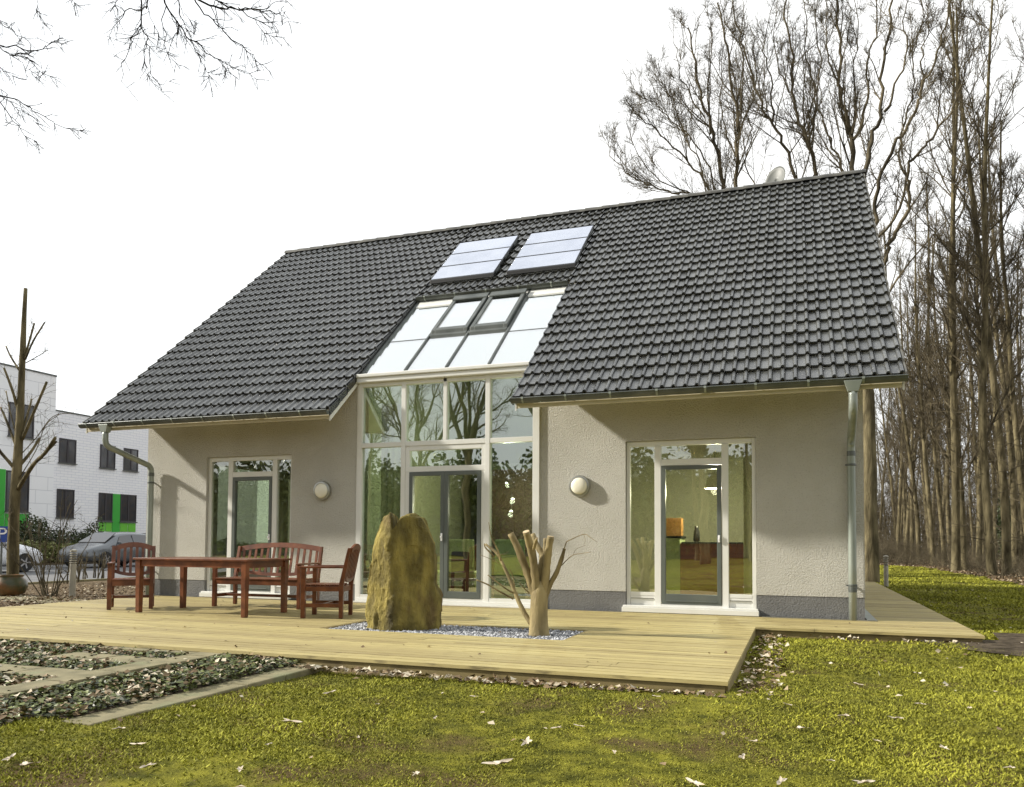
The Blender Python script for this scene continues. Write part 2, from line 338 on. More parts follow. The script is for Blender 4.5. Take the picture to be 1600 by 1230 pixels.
for x in np.arange(-10.6,1.8,.6):
    if x<-.6: m.box(x,x+.06,-5.35,-.1,-.16,-.035)
    else: m.box(x,x+.06,-1.37,-.1,-.16,-.035)
m.box(-5.11,-5.07,-3.62,-2.46,-.12,-.004);m.box(-2.25,-2.21,-3.62,-2.46,-.12,-.004)
m.build('deck_edge_board',MT['deck'])['kind']='structure'
# gravel bed
sheet('gravel_bed',[(-5.09,-3.63),(-2.22,-3.63),(-2.22,-2.45),(-5.09,-2.45)],-.05,MT['gravel'])
def stones(n,x0,x1,y0,y1,z,smin,smax,seed):
    r=np.random.default_rng(seed);base=np.array([(1,0,0),(0,1,0),(-1,0,0),(0,-1,0),(0,0,1),(0,0,-1)],float)
    f=np.array([(0,1,4),(1,2,4),(2,3,4),(3,0,4),(1,0,5),(2,1,5),(3,2,5),(0,3,5)])
    s=r.uniform(smin,smax,(n,1,1));B=base[None]*s*r.uniform(.6,1.2,(n,6,1));B[:,:,2]*=.65
    a=r.uniform(0,6.3,n);tl=r.uniform(-.5,.5,n);c,sn=np.cos(a),np.sin(a)
    x=B[:,:,0]*c[:,None]-B[:,:,1]*sn[:,None];y=B[:,:,0]*sn[:,None]+B[:,:,1]*c[:,None];zz=B[:,:,2]+x*tl[:,None]
    P=np.stack([x+r.uniform(x0,x1,n)[:,None],y+r.uniform(y0,y1,n)[:,None],zz+z+r.uniform(-.012,.012,n)[:,None]],2)
    Fc=(f[None]+(np.arange(n)*6)[:,None,None]).reshape(-1,3)
    return P.reshape(-1,3),Fc,np.repeat(r.uniform(0,1,n)**1.3,6)
P,Fc,T=stones(9000,-5.07,-2.24,-3.60,-2.48,-.028,.012,.026,5)
tag(link_mesh('gravel',P,Fc,MT['gravel'],attrs={'tone':T}),'grey white gravel chippings around the standing rock and cut tree','gravel',kind='stuff')
# drainage grate along wall foot
m=MB()
for x in np.arange(-.45,.95,.02): m.box(x,x+.011,-.12,-.03,.001,.008)
m.box(-.46,.96,-.128,-.121,.0,.010)
g=m.build('drain_grate',MT['steel']);tag(g,'narrow steel drainage grate along the foot of the house wall','drain')
MB().box(.84,.955,-.128,9,.0015,.006).build('gutter_strip',MT['zincpipe']);tag(bpy.data.objects['gutter_strip'],'flat zinc strip beside the right house corner','metal strip')
#@@HOUSE
#@@FURN
#@@VEG
#@@BACK
# ------------------------------------------------------------------ house
WL,WR=-11.13,.82;EL,ER=-11.73,1.226;O1,O2=-6.75,-3.74;TP=.8784;YE,ZE=-.85,3.013;YR,ZR=4.902,8.066;YO=2.02
def zr(y): return ZE+TP*(y-YE) if y<=YR else ZR-TP*(y-YR)
H=empty('house',((WL+WR)/2,0,0),0,'grey rendered house with dark tiled roof and tall glazed centre','house')
def hp(o):  # keep world coordinates under the house empty
    o.location=(-(WL+WR)/2,0,0);o.parent=H;return o
def wallholes(x0,x1,z0,z1,holes,y0,y1):
    m=MB();xs=sorted({x0,x1,*[h[0] for h in holes],*[h[1] for h in holes]});zs=sorted({z0,z1,*[h[2] for h in holes],*[h[3] for h in holes]})
    xs=[x for x in xs if x0<=x<=x1];zs=[z for z in zs if z0<=z<=z1]
    inh=lambda x,z:any(h[0]<x<h[1] and h[2]<z<h[3] for h in holes)
    def q(a,b,c,d): m.add([a,b,c,d],[(0,1,2,3)])
    for i in range(len(xs)-1):
        for j in range(len(zs)-1):
            a,b,c,d=xs[i],xs[i+1],zs[j],zs[j+1]
            if inh((a+b)/2,(c+d)/2): continue
            q((a,y0,c),(b,y0,c),(b,y0,d),(a,y0,d));q((b,y1,c),(a,y1,c),(a,y1,d),(b,y1,d))
            if i==0 or inh((xs[i-1]+a)/2,(c+d)/2): q((a,y1,c),(a,y0,c),(a,y0,d),(a,y1,d))
            if i==len(xs)-2 or inh((xs[i+1]+xs[i+2])/2,(c+d)/2): q((b,y0,c),(b,y1,c),(b,y1,d),(b,y0,d))
            if j==0 or inh((a+b)/2,(zs[j-1]+c)/2): q((a,y1,c),(b,y1,c),(b,y0,c),(a,y0,c))
            if j==len(zs)-2 or inh((a+b)/2,(zs[j+1]+zs[j+2])/2): q((a,y0,d),(b,y0,d),(b,y1,d),(a,y1,d))
    return m
DL=(-9.80,-8.03,-.05,2.45);DR=(-2.33,-.53,-.05,2.45);GL=(-6.735,-3.66,-.05,3.9)
PZ=.29
for a_,b_ in((WL,GL[0]),(GL[1],WR)):
    hp(wallholes(a_,b_,PZ,3.57,[DL,DR],0,.3).build('wall',MT['plaster']))
for a_,b_ in((WL+.006,DL[0]),(DL[1],GL[0]),(GL[1],DR[0]),(DR[1],WR-.006)):
    hp(wallholes(a_,b_,-.14,PZ-.001,[],.006,.3).build('plinth',MT['plinth']))
m=MB()
for x in (WL,WR-.3):   # gable walls
    if m.v: hp(m.build('wall',MT['plaster']));m=MB()
    a_,b_=(1.0,4.0)
    m.box(x,x+.3,.301,a_,PZ,2.5);m.box(x,x+.3,b_,9.5,PZ,2.5);m.box(x,x+.3,a_,b_,PZ,.6)
    m.prism([(x,.301,2.5),(x,9.5,2.5),(x,9.5,zr(9.5)-.2),(x,YR,ZR-.2),(x,.301,zr(.301)-.2)],(.3,0,0))
    g_=MB();g_.box(x+.14,x+.15,a_,b_,.6,2.5);hp(g_.build('pane',MT['glass']))  # unseen gable windows, added to let daylight into the rooms
hp(m.build('wall',MT['plaster']));m=MB();m.box(WL,WR,9.5,9.8,PZ,3.5);hp(m.build('wall',MT['plaster']))
m=MB()
for x in (WL+.006,WR-.306): m=MB();m.box(x,x+.3,.301,9.8,-.14,PZ-.001);hp(m.build('plinth',MT['plinth']))
# roof slab (cream underside)
m=MB();T1,T2=-.045,-.165
def slab(x0,x1,ya,yb): m.hexa([(x0,ya,zr(ya)+T2),(x1,ya,zr(ya)+T2),(x1,yb,zr(yb)+T2),(x0,yb,zr(yb)+T2),(x0,ya,zr(ya)+T1),(x1,ya,zr(ya)+T1),(x1,yb,zr(yb)+T1),(x0,yb,zr(yb)+T1)])
for q in((EL+.03,O1-.03,-.79,YR),(O2+.03,ER-.03,-.79,YR),(O1-.03,O2+.03,YO+.05,YR),(EL+.03,ER-.03,YR+.001,10.6)):
    m=MB();slab(*q);hp(m.build('soffit',MT['cream']))
m=MB()
m.box(EL+.03,O1-.03,-.815,-.791,2.875,3.02);hp(m.build('fascia_board',MT['cream']));m=MB();m.box(O2+.03,ER-.03,-.815,-.791,2.875,3.02)
hp(m.build('fascia_board',MT['cream']))
# verge boards
def verge(x,ya,yb,name='verge_board',mt='white',w=.022,a=-.09,b=-.20):
    m=MB();m.hexa([(x,ya,zr(ya)+b),(x+w,ya,zr(ya)+b),(x+w,yb,zr(yb)+b),(x,yb,zr(yb)+b),(x,ya,zr(ya)+a),(x+w,ya,zr(ya)+a),(x+w,yb,zr(yb)+a),(x,yb,zr(yb)+a)])
    hp(m.build(name,MT[mt]))
verge(O1-.03,-.82,YO);verge(O2+.005,-.82,YO);verge(EL+.004,-.82,YR-.01,a=-.06);verge(ER-.026,-.82,YR-.01,a=-.06)
# tiles
def tiles(x0,x1,s0,s1,ylist,front=True,seed=1):
    """rows of interlocking pantiles; ylist: row lower-edge y positions"""
    r=np.random.default_rng(seed);V=[];F=[];T=[]
    us=np.array([0,.02,.05,.07,.10,.34,.56,.60,.63,.68,.75,.82,.89,.94,.97,1.0])
    zp=np.array([.000,.005,.006,.005,.001,.0,.001,.004,.014,.025,.031,.032,.028,.018,.006,.0])
    n=len(us);NC=86;w=(ER-EL)/NC;c0=int(math.floor((x0-EL)/w+1e-6));ncol=int(math.ceil((x1-EL)/w-1e-6))
    for (ya,yb) in ylist:
        for c in range(c0,ncol):
            X0=EL+c*w;t=float(np.clip(r.normal(.42,.15),0,1));dz=r.normal(0,.002);sk=r.normal(0,.0015);dy=r.normal(0,.003)
            xs=np.clip(X0+us*w,x0,x1)
            zf=.036+dz+sk*(us-.5);zb=.002
            lo=[(x,ya-.03*1+dy,zr(ya if front else YR-(ya-YR))+z_+f-.015) for x,z_,f in zip(xs,zp,zf)]
            b=len(V)
            for x,z_,f in zip(xs,zp,zf): V.append((x,ya-.012+dy,zr(ya)-.0105+z_+f))
            for x,z_ in zip(xs,zp): V.append((x,yb+.01,zr(yb)+z_+zb-.004))
            for x,z_,f in zip(xs,zp,zf): V.append((x,ya-.012+dy+.014,zr(ya)-.0105+z_+f-.020))
            for i in range(n-1):
                F.append((b+i,b+i+1,b+n+i+1,b+n+i));F.append((b+2*n+i,b+2*n+i+1,b+i+1,b+i))
            T.extend([t]*(3*n))
    if not front:
        V=[(x,2*YR-y,z) for x,y,z in V];F=[f[::-1] for f in F]
    return V,np.array(F),T
NR=24;ys=np.linspace(YE,YR-.03,NR+1)
rows=[(ys[i],ys[i+1]) for i in range(NR)]
def roofpart(x0,x1,rws,front,seed,name='roof_tiles'):
    V,F,T=tiles(x0,x1,0,0,rws,front,seed);o=link_mesh(name,V,F,MT['tile'],smooth=True,attrs={'tone':T})
    try:o.data.set_sharp_from_angle(angle=math.radians(50))
    except Exception:pass
    hp(o)
iy=[i for i in range(NR) if ys[i]>=YO-.15][0];YU=2.11;urows=[(YU,ys[iy+1])]+rows[iy+1:]
roofpart(EL,O1,rows,True,1)
roofpart(O2,ER,rows,True,2);roofpart(O1,O2,urows,True,3);roofpart(EL,ER,rows,False,4)
# tile verge flaps (dark edge strips, stepped with the courses)
def flaps(x,w,rws,a=.045,b=-.10):
    m=MB()
    for ya,yb in rws: m.hexa([(x,ya-.02,zr(ya)+b),(x+w,ya-.02,zr(ya)+b),(x+w,yb,zr(yb)+b),(x,yb,zr(yb)+b),(x,ya-.02,zr(ya)+a-.01),(x+w,ya-.02,zr(ya)+a-.01),(x+w,yb,zr(yb)+a-.035),(x,yb,zr(yb)+a-.035)])
    return m
hp(flaps(ER-.001,.022,rows,b=-.06).build('verge_tiles',MT['ridge']));hp(flaps(EL-.02,.022,rows,b=-.06).build('verge_tiles',MT['ridge']))
hp(flaps(O1-.001,.022,rows[:iy],b=-.10).build('verge_tiles',MT['tile']));hp(flaps(O2-.02,.022,rows[:iy],b=-.1).build('verge_tiles',MT['tile']))
# ridge caps
m=MB();x=EL-.02
while x<ER:
    L_=min(.36,ER+.02-x);P=[]
    b=len(m.v);k=9
    for xx,rr in((x,.125),(x+L_+.03,.108)):
        for i in range(k):
            a=math.pi*i/(k-1);m.v.append((xx,YR-math.cos(a)*rr*1.05,ZR-.05+math.sin(a)*rr*.85))
    for i in range(k-1): m.f.append((b+i,b+i+1,b+k+i+1,b+k+i));m.m.append(0)
    for xx_,o_ in((0,0),): m.f.append(tuple(b+i for i in range(k))[::-1]);m.f.append(tuple(b+k+i for i in range(k)));m.m+=[0,0]
    x+=.36
hp(m.build('ridge_tiles',MT['ridge'],autosmooth=50))
# gutters
def gutter(x0,x1,y,z,r=.062,br=.62,x00=None):
    m=MB();k=10;b=0
    ang=[math.pi+math.pi*i/(k-1) for i in range(k)]
    prof=[(y+math.cos(a)*r,z+math.sin(a)*r) for a in ang];prof2=[(y+math.cos(a)*(r-.004),z+math.sin(a)*(r-.004)) for a in ang][::-1]
    P=prof+prof2;n=len(P)
    for x in(x0,x1): m.v+=[(x,p[0],p[1]) for p in P]
    for i in range(n): m.f.append((i,(i+1)%n,n+(i+1)%n,n+i));m.m.append(0)
    for x,s in((x0,1),(x1,-1)):
        m.prism([(x,p[0],p[1]) for p in prof],(.004*s,0,0))
    m.tube([(x0,y-r-.002,z+.002),(x1,y-r-.002,z+.002)],.010,8)
    o=hp(m.build('gutter',MT['zinc'],autosmooth=40))
    x=x0+.18
    while x<x1-.05:
        m=MB()
        pr=[(y+math.cos(a)*(r+.004),z+math.sin(a)*(r+.004)) for a in ang]
        for i in range(k-1):
            a_,b_=pr[i],pr[i+1]
            m.beam((x,a_[0],a_[1]),(x,b_[0],b_[1]),.028,.004,up=(1,0,0)) if False else m.add([(x-.013,a_[0],a_[1]),(x+.013,a_[0],a_[1]),(x+.013,b_[0],b_[1]),(x-.013,b_[0],b_[1])],[(0,1,2,3)])
        m.box(x-.016,x+.016,y-r-.014,y-r+.006,z-.012,z+.016)
        x+=br
        b_=m.build('gutter_bracket',MT['zincpipe']);b_.parent=o
    return o
GY=YE-.055;GZ=2.985
gutter(EL-.01,O1+.01,GY,GZ);gutter(O2-.02,ER+.02,GY,GZ);gutter(O1+.02,O2-.03,YU-.085,zr(YU)-.035,r=.064)
m=MB();m.box(O1+.0,O2-.0,YU-.02,YU+.0,zr(YU)-.30,zr(YU)-.03);m.box(O1,O2,YU-.02,YU+.4,zr(YU)-.31,zr(YU)-.29)
hp(m.build('fascia_board',MT['cream']))
# downpipes
def pipe(x,xg,name='downpipe'):
    m=MB();r=.05
    pts=[(xg,GY,2.84),(xg,GY,2.70),(xg,GY+.02,2.63),(xg+(x-xg)*.07,GY+.07,2.585)]
    pts+=[(xg+(x-xg)*.93,-.14,2.33),(x,-.10,2.27),(x,-.09,2.18),(x,-.09,.0)]
    # smooth
    Q=[]
    for i in range(len(pts)-1):
        a=Vector(pts[i]);b=Vector(pts[i+1])
        for k in range(3): Q.append(a.lerp(b,k/3))
    Q.append(Vector(pts[-1]))
    m.tube(Q,r,16);o=hp(m.build(name,MT['zincpipe'],smooth=True))
    m=MB()  # hopper
    m.hexa([(xg-.06,GY-.05,2.83),(xg+.06,GY-.05,2.83),(xg+.06,GY+.05,2.83),(xg-.06,GY+.05,2.83),(xg-.105,GY-.068,2.965),(xg+.105,GY-.068,2.965),(xg+.105,GY+.05,2.965),(xg-.105,GY+.05,2.965)])
    h=m.build('outlet',MT['zincpipe'],bevel=.006);h.parent=o
    m=MB()
    for z in (2.02,.45):
        m.lathe([(r+.004,z-.015),(r+.009,z-.012),(r+.009,z+.012),(r+.004,z+.015)],(x,-.09,0),16);m.box(x-.008,x+.008,-.05,.0,z-.012,z+.012);m.box(x-.075,x-.055,-.1,-.08,z-.01,z+.01)
    for z in (2.17,.40): m.lathe([(r+.003,z-.035),(r+.004,z),(r+.003,z+.03)],(x,-.09,0),16)
    build_each(m,'pipe_clip',MT['zinc'],o)
pipe(.665,.645);pipe(-10.955,-11.18)
# ---- windows and doors
def pane(name,x0,x1,z0,z1,y,mt,par): 
    m=MB();m.box(x0,x1,y,y+.012,z0,z1);o=m.build(name,MT[mt]);o.parent=par;return o
def french(x0,x1,handle_side=1):
    """side pane | door with toplight | side pane"""
    y=.055
    fr=MB()
    a,b=x0+.41,x0+.50;c,d=x1-.46,x1-.37
    if handle_side<0: a,b,c,d=x0+.43,x0+.52,x1-.42,x1-.33
    z1=2.42
    def bx(p,q,r,s,yy=y,dd=.08): fr.box(p,q,yy,yy+dd,r,s)
    bx(x0+.004,x0+.055,.0,z1+.028);bx(x1-.055,x1-.004,.0,z1+.028)
    bx(a,b,.0,z1-.045,y-.006);bx(c,d,.0,z1-.045,y-.006)
    bx(x0+.056,x1-.056,z1-.044,z1+.027)
    bx(b+.001,c-.001,2.09,2.18,y-.004)
    for p,q in((x0+.056,a-.001),(d+.001,x1-.056)):
        bx(p,q,.235,.285);bx(p,q,.03,.19,y+.02,.05);bx(p,q,.19,.234,y+.004)
        bx(p,q,.0,.03,y)
    bx(b+.001,c-.001,.045,.125,y-.004)
    bx(x0+.004,x1-.004,-.0,.042,y-.012)
    f=hp(fr.build('door_frame',MT['white'],bevel=.004))
    s=MB();s.box(x0-.04,x1+.03,-.075,.05,.006,.075);s.box(x0-.03,x1+.02,-.05,.05,.0752,.10)
    build_each(s,'sill',MT['white'],f,bevel=.005)
    g=MB()
    for p,q in((x0+.056,a-.001),(d+.001,x1-.056)): g.box(p+.01,q-.01,y+.002,y+.02,.1935,.2)
    g.box(b+.12,b+.2,y-.006,y,.07,.08);g.box(c-.2,c-.12,y-.006,y,.07,.08)
    build_each(g,'vent_slot',MT['black'],f)
    for p,q,r,s_ in((x0+.055,a,.285,z1-.044),(d,x1-.055,.285,z1-.044),(b,c,2.18,z1-.044)): pane('pane',p,q,r,s_,y+.03,'glass',f)
    # sash
    s=MB();yy=y-.012;w=.058;p,q,r,t=b+.006,c-.006,.128,2.085
    s.box(p,p+w,yy,yy+.07,r,t);s.box(q-w,q,yy,yy+.07,r,t);s.box(p+w,q-w,yy,yy+.07,t-w,t);s.box(p+w,q-w,yy,yy+.07,r,r+.14)
    s.box(p+w,q-w,yy-.012,yy-.0005,r+.035,r+.05)
    sh=s.build('door_sash',MT['grey'],parent=f,bevel=.004)
    pane('pane',p+w,q-w,r+.14,t-w,yy+.03,'glass',sh)
    h=MB();hx=q-.03;h.box(hx-.014,hx+.014,yy-.02,yy-.001,1.0,1.10);h.box(hx-.012,hx+.012,yy-.05,yy-.021,1.03,1.06)
    h.build('handle',MT['signwhite'],parent=sh,bevel=.004)
    return f
french(-9.80,-8.03,-1);french(-2.33,-.53)
# central glazing
gz=MB();y=-.03
def gb(p,q,r,s,yy=y,dd=.10): gz.box(p,q,yy,yy+dd,r,s)
gb(-6.735,-6.665,.0,3.56);gb(-3.735,-3.662,.0,3.56)
for x,w in((-5.91,.075),(-4.465,.075)): gb(x-w/2,x+w/2,.0,3.56,y-.004)
gb(-5.215,-5.155,2.582,3.56)
gb(-6.664,-5.949,2.505,2.58);gb(-4.426,-3.736,2.505,2.58);gb(-5.871,-4.504,2.505,2.581,y-.002)
gb(-6.664,-5.949,.02,.13);gb(-4.426,-3.736,.02,.13)
gb(-5.871,-4.504,2.09,2.175,y+.004);gb(-5.871,-5.80,.08,2.504,y+.008);gb(-4.565,-4.504,.08,2.504,y+.008)
gb(-5.80,-4.565,2.43,2.504,y+.008);gb(-5.871,-4.504,.03,.115,y+.004)
gz.box(-6.664,-3.736,y,y+.1,3.50,3.559)
GF=hp(gz.build('glazed_front',MT['white'],bevel=.004))
m=MB();m.box(-6.745,-3.745,-.10,.10,3.561,3.64);m.box(-6.742,-3.75,-.125,.02,3.641,3.70)
m.build('head_beam',MT['white'],parent=GF,bevel=.012)
m=MB();m.box(-6.735,-3.66,-.06,-.031,.03,.075);m.box(-6.74,-3.655,-.11,-.02,.004,.029);m.build('sill',MT['white'],parent=GF,bevel=.004)
m=MB()
m.box(-6.762,-6.737,-.02,.0,.0,3.55);m.box(-3.66,-3.63,-.035,.0,.0,3.55)
build_each(m,'trim',MT['white'],GF)
for p,q,r,s_ in((-6.664,-5.949,.13,2.505),(-4.426,-3.736,.13,2.505),(-6.664,-5.949,2.58,3.5),(-5.871,-5.216,2.58,3.5),(-5.154,-4.504,2.58,3.5),(-4.426,-3.736,2.58,3.5),(-5.80,-4.565,2.175,2.43)):
    pane('pane',p,q,r,s_,.02,'glassgreen',GF)
for p,q in((-5.795,-5.185),(-5.18,-4.568)):
    s=MB();yy=-.035;w=.062;r,t=.118,2.087
    s.box(p,p+w,yy,yy+.07,r,t);s.box(q-w,q,yy,yy+.07,r,t);s.box(p+w,q-w,yy,yy+.07,t-w,t);s.box(p+w,q-w,yy,yy+.07,r,r+.10)
    sh=s.build('door_leaf',MT['grey'],parent=GF,bevel=.004);pane('pane',p+w,q-w,r+.10,t-w,yy+.03,'glass',sh)
    if p<-5.5:
        h=MB();h.box(q-.045,q-.02,yy-.02,yy-.001,1.0,1.12);h.box(q-.044,q-.022,yy-.05,yy-.021,1.05,1.075);h.build('handle',MT['signwhite'],parent=sh,bevel=.004)
# sloping glass roof
def gzp(y): return 3.70+TP*y
gr=MB()
for x,w in((-6.70,.05),(-5.93,.035),(-5.205,.035),(-4.48,.035),(-3.70,.05)):
    gr.hexa([(x-w/2,.02,gzp(.02)-.09),(x+w/2,.02,gzp(.02)-.09),(x+w/2,YU-.02,gzp(YU-.02)-.09),(x-w/2,YU-.02,gzp(YU-.02)-.09),(x-w/2,.02,gzp(.02)+.035),(x+w/2,.02,gzp(.02)+.035),(x+w/2,YU-.02,gzp(YU-.02)+.035),(x-w/2,YU-.02,gzp(YU-.02)+.035)])
GR=hp(gr.build('glass_roof',MT['zinc'],bevel=.006))
m=MB()
def slope(m,x0,x1,ya,yb,a,b): m.hexa([(x0,ya,gzp(ya)+a),(x1,ya,gzp(ya)+a),(x1,yb,gzp(yb)+a),(x0,yb,gzp(yb)+a),(x0,ya,gzp(ya)+b),(x1,ya,gzp(ya)+b),(x1,yb,gzp(yb)+b),(x0,yb,gzp(yb)+b)])
slope(m,-6.73,-3.67,-.06,.018,-.05,.018);slope(m,-6.67,-3.73,YU-.25,YU-.02,-.05,.022)
build_each(m,'edge_profile',MT['white'],GR)
m=MB();xs=[-6.674,-5.949,-5.224,-4.499,-3.726]
for i in range(4):
    m=MB();slope(m,xs[i]+(.001 if i==0 else .037-.001)-(0 if i else 0),xs[i+1]-.001,.02,.86,-.012,.0);o=m.build('pane',MT['roofglass'],parent=GR)
    if i in(0,3):
        m=MB();slope(m,xs[i]+(.001 if i==0 else .036),xs[i+1]-.001,.865,YU-.25,-.012,.0);m.build('pane',MT['roofglass'],parent=GR)
m=MB();slope(m,-6.67,-3.73,.857,.868,-.02,.008);m.build('joint',MT['zinc'],parent=GR)
for x0,x1 in((-5.905,-5.23),(-5.18,-4.505)):
    m=MB();ya,yb=.93,1.90
    slope(m,x0,x0+.07,ya,yb,-.03,.10);slope(m,x1-.07,x1,ya,yb,-.03,.10);slope(m,x0+.07,x1-.07,ya,ya+.075,-.03,.10);slope(m,x0+.07,x1-.07,yb-.07,yb,-.03,.10)
    w_=m.build('roof_window',MT['zinc'],parent=GR,bevel=.008)
    m=MB();slope(m,x0+.001,x1-.001,ya-.05,ya-.001,-.02,.045);slope(m,x0-.005,x1+.005,yb-.09,yb+.03,.101,.125);build_each(m,'cover_strip',MT['zinc'],w_,bevel=.005)
    m=MB();slope(m,x0+.07,x1-.07,ya+.075,yb-.07,.055,.067);m.build('pane',MT['roofglass'],parent=w_)
    m=MB()
    for q in (x0+.074,x1-.078): slope(m,q,q+.004,ya+.08,yb-.075,.068,.080)
    build_each(m,'bead',MT['steel'],w_)
# interior shell
m=MB()
m.prism([(-7.25,.301,0),(-7.25,6.5,0),(-7.25,6.5,zr(6.5)-.2),(-7.25,YR,ZR-.2),(-7.25,.301,zr(.301)-.2)],(.12,0,0));hp(m.build('inner_wall',MT['intwall']))
m=MB();m.prism([(-3.30,.301,0),(-3.30,6.5,0),(-3.30,6.5,zr(6.5)-.2),(-3.30,YR,ZR-.2),(-3.30,.301,zr(.301)-.2)],(.12,0,0));hp(m.build('inner_wall',MT['intwall']));m=MB();m.box(-7.1,-3.301,6.5,6.6,0,6.2);hp(m.build('inner_wall',MT['intwall']))
m=MB();m.box(WL+.301,-7.251,4.6,4.7,0,2.75);m.box(-3.179,WR-.301,4.6,4.7,0,2.75);hp(m.build('inner_wall',MT['intpale']))
m=MB();m.box(WL+.301,-7.251,.301,4.6,2.62,2.75);m.box(-3.179,WR-.301,.301,4.6,2.62,2.75);hp(m.build('ceiling_panel',MT['intpale']))
m=MB();m.box(WL+.302,WR-.302,.05,9.4,-.02,.012);hp(m.build('inner_floor',MT['intfloor']))
m=MB();m.box(-5.85,-3.302,3.5,3.6,.013,2.44);hp(m.build('inner_wall',MT['intdark']))
m=MB();m.box(-5.9,-3.302,3.9,6.4,2.45,2.6);hp(m.build('gallery_floor',MT['intpale']))
# ---- things fixed on the house
def solar(x0,label):
    r=empty('solar_panel',(x0+.67,3.21,zr(3.21)+.1),0,label,'solar panel','solar collectors on the roof')
    o0=Vector(r.location);x1=x0+1.335
    def sl(m,a,b,ya,yb,l,h): m.hexa([(a,ya,zr(ya)+l),(b,ya,zr(ya)+l),(b,yb,zr(yb)+l),(a,yb,zr(yb)+l),(a,ya,zr(ya)+h),(b,ya,zr(ya)+h),(b,yb,zr(yb)+h),(a,yb,zr(yb)+h)])
    Y0,Y1=2.50,3.93
    m=MB();sl(m,x0,x1,Y0,Y1,.045,.115);o=m.build('frame',MT['black'],r,bevel=.006);o.location=-o0
    d=(Y1-Y0)/3
    for k in range(3):
        m=MB();a,b=Y0+k*d+.022,Y0+(k+1)*d-.022
        # ribbed glass cover: shallow ridges across the slope
        n=11;st=(b-a)/n;V=[];
        for i in range(n):
            ya=a+i*st;sl(m,x0+.02,x1-.02,ya+.003,ya+st-.003,.116,.127)
        o=m.build('collector',MT['panel'],r,bevel=.002);o.location=-o0
    m=MB()
    for i in range(3): sl(m,x1+.001,x1+.012,Y0+.1+i*.5,Y0+.3+i*.5,.05,.10)
    o=m.build('bracket',MT['zinc'],r);o.location=-o0
solar(-6.70,'silver blue solar collector left of its twin on the tiled roof')
solar(-5.11,'silver blue solar collector right of its twin and nearer the ridge end with the dish')
def walllamp(x,z,label):
    r=empty('wall_lamp',(x,0,z),0,label,'wall lamp','round bulkhead lamps on the house wall')
    m=MB();m.lathe([(.150,0),(.158,.012),(.158,.055),(.148,.068),(.128,.072),(.124,.062)],(0,0,0),40,'y');m.build('ring',MT['steel'],r,autosmooth=40)
    m=MB();m.lathe([(.124,.050),(.122,.070),(.105,.086),(.07,.097),(.03,.101),(.005,.102)],(0,0,0),40,'y');m.build('diffuser',MT['lampglass'],r,smooth=True)
walllamp(-7.40,1.82,'round steel wall lamp between the left door and the glazed centre')
walllamp(-3.005,1.815,'round steel wall lamp between the glazed centre and the right door')
# satellite dish behind the ridge
r=empty('satellite_dish',(-.34,5.35,7.78),0,'grey satellite dish rising behind the roof ridge','satellite dish')
m=MB();k=28
prof=[(.001,.0),(.12,.008),(.24,.03),(.33,.06),(.40,.095)]
b=len(m.v)
for rr,h in prof:
    for i in range(k):
        a=2*math.pi*i/k;m.v.append((rr*.86*math.cos(a),h,rr*1.12*math.sin(a)))
for i in range(len(prof)-1):
    for j in range(k): m.f.append((i*k+j,i*k+(j+1)%k,(i+1)*k+(j+1)%k,(i+1)*k+j));m.m.append(0)
o=m.build('reflector',MT['dish'],r,smooth=True);sm=o.modifiers.new('s','SOLIDIFY');sm.thickness=.012
o.scale=(.66,.66,.66);o.location=(0,0,.55);o.rotation_euler=(math.radians(16),0,math.radians(-40+190))
m=MB();m.tube([(0,.08,-.35),(0,.08,.6)],.025,10);m.tube([(0,.06,.2),(.25,.35,.12)],.012,6);m.build('mast',MT['zinc'],r)
# ------------------------------------------------------------------ interior furniture seen through the glass
def cover_chair(x,y,rz,label):
    r=empty('dining_chair',(x,y,.012),rz,label,'chair','green covered chairs inside')
    m=MB();m.hexa([(-.26,.16,.0),(.26,.16,0),(.26,.24,0),(-.26,.24,0),(-.25,.20,1.02),(.25,.20,1.02),(.25,.27,1.02),(-.25,.27,1.02)]);m.build('backrest',MT['cover'],r,bevel=.03)
    m=MB();m.box(-.23,.23,-.24,.158,.0,.47);m.build('seat',MT['cover'],r,bevel=.03)
cover_chair(-6.2,1.45,2.75,'pale green covered chair left of the two behind the middle door')
cover_chair(-5.42,1.35,3.2,'pale green covered chair right of the two behind the middle door')
cover_chair(-4.55,1.3,3.4,'pale green covered chair behind the lower right pane of the glazed centre')
r=empty('dark_chair',(-5.13,.72,.012),2.9,'dark wooden child chair standing inside behind the right door leaf','chair')
m=MB();m.box(-.17,.17,-.16,.16,.34,.38);m.build('seat',MT['brownfar'],r,bevel=.01)
m=MB();m.box(-.17,.17,.14,.17,.48,.82);m.build('backrest',MT['brownfar'],r,bevel=.01)
for a,b in((-.15,-.14),(.15,-.14),(-.15,.15),(.15,.15)):
    m=MB();m.box(a-.02,a+.02,b-.02,b+.02,0,.34 if b<0 else .80);m.build('leg',MT['brownfar'],r)
r=empty('kitchen_counter',(-1.35,2.2,.012),0,'counter with pale green end and red brown front inside the right door','counter')
m=MB();m.box(-.76,-.47,-.3,.3,0,1.06);m.build('cabinet',MT['cover'],r,bevel=.004)
m=MB();m.box(-.469,.7,-.28,.3,0,.97);m.build('front',MT['redwood'],r,bevel=.004)
m=MB();m.box(-.78,-.45,-.33,.33,1.061,1.09);m.box(-.448,.72,-.33,.33,.971,.995);m.build('worktop',MT['black'],r,bevel=.004)
m=MB();m.box(-.16,.16,-.1,.1,0,.30);o=m.build('wooden_box',MT['orangewood'],bevel=.006);o.location=(-1.98,2.2,1.105);tag(o,'light brown wooden box on the counter behind the right door','box')
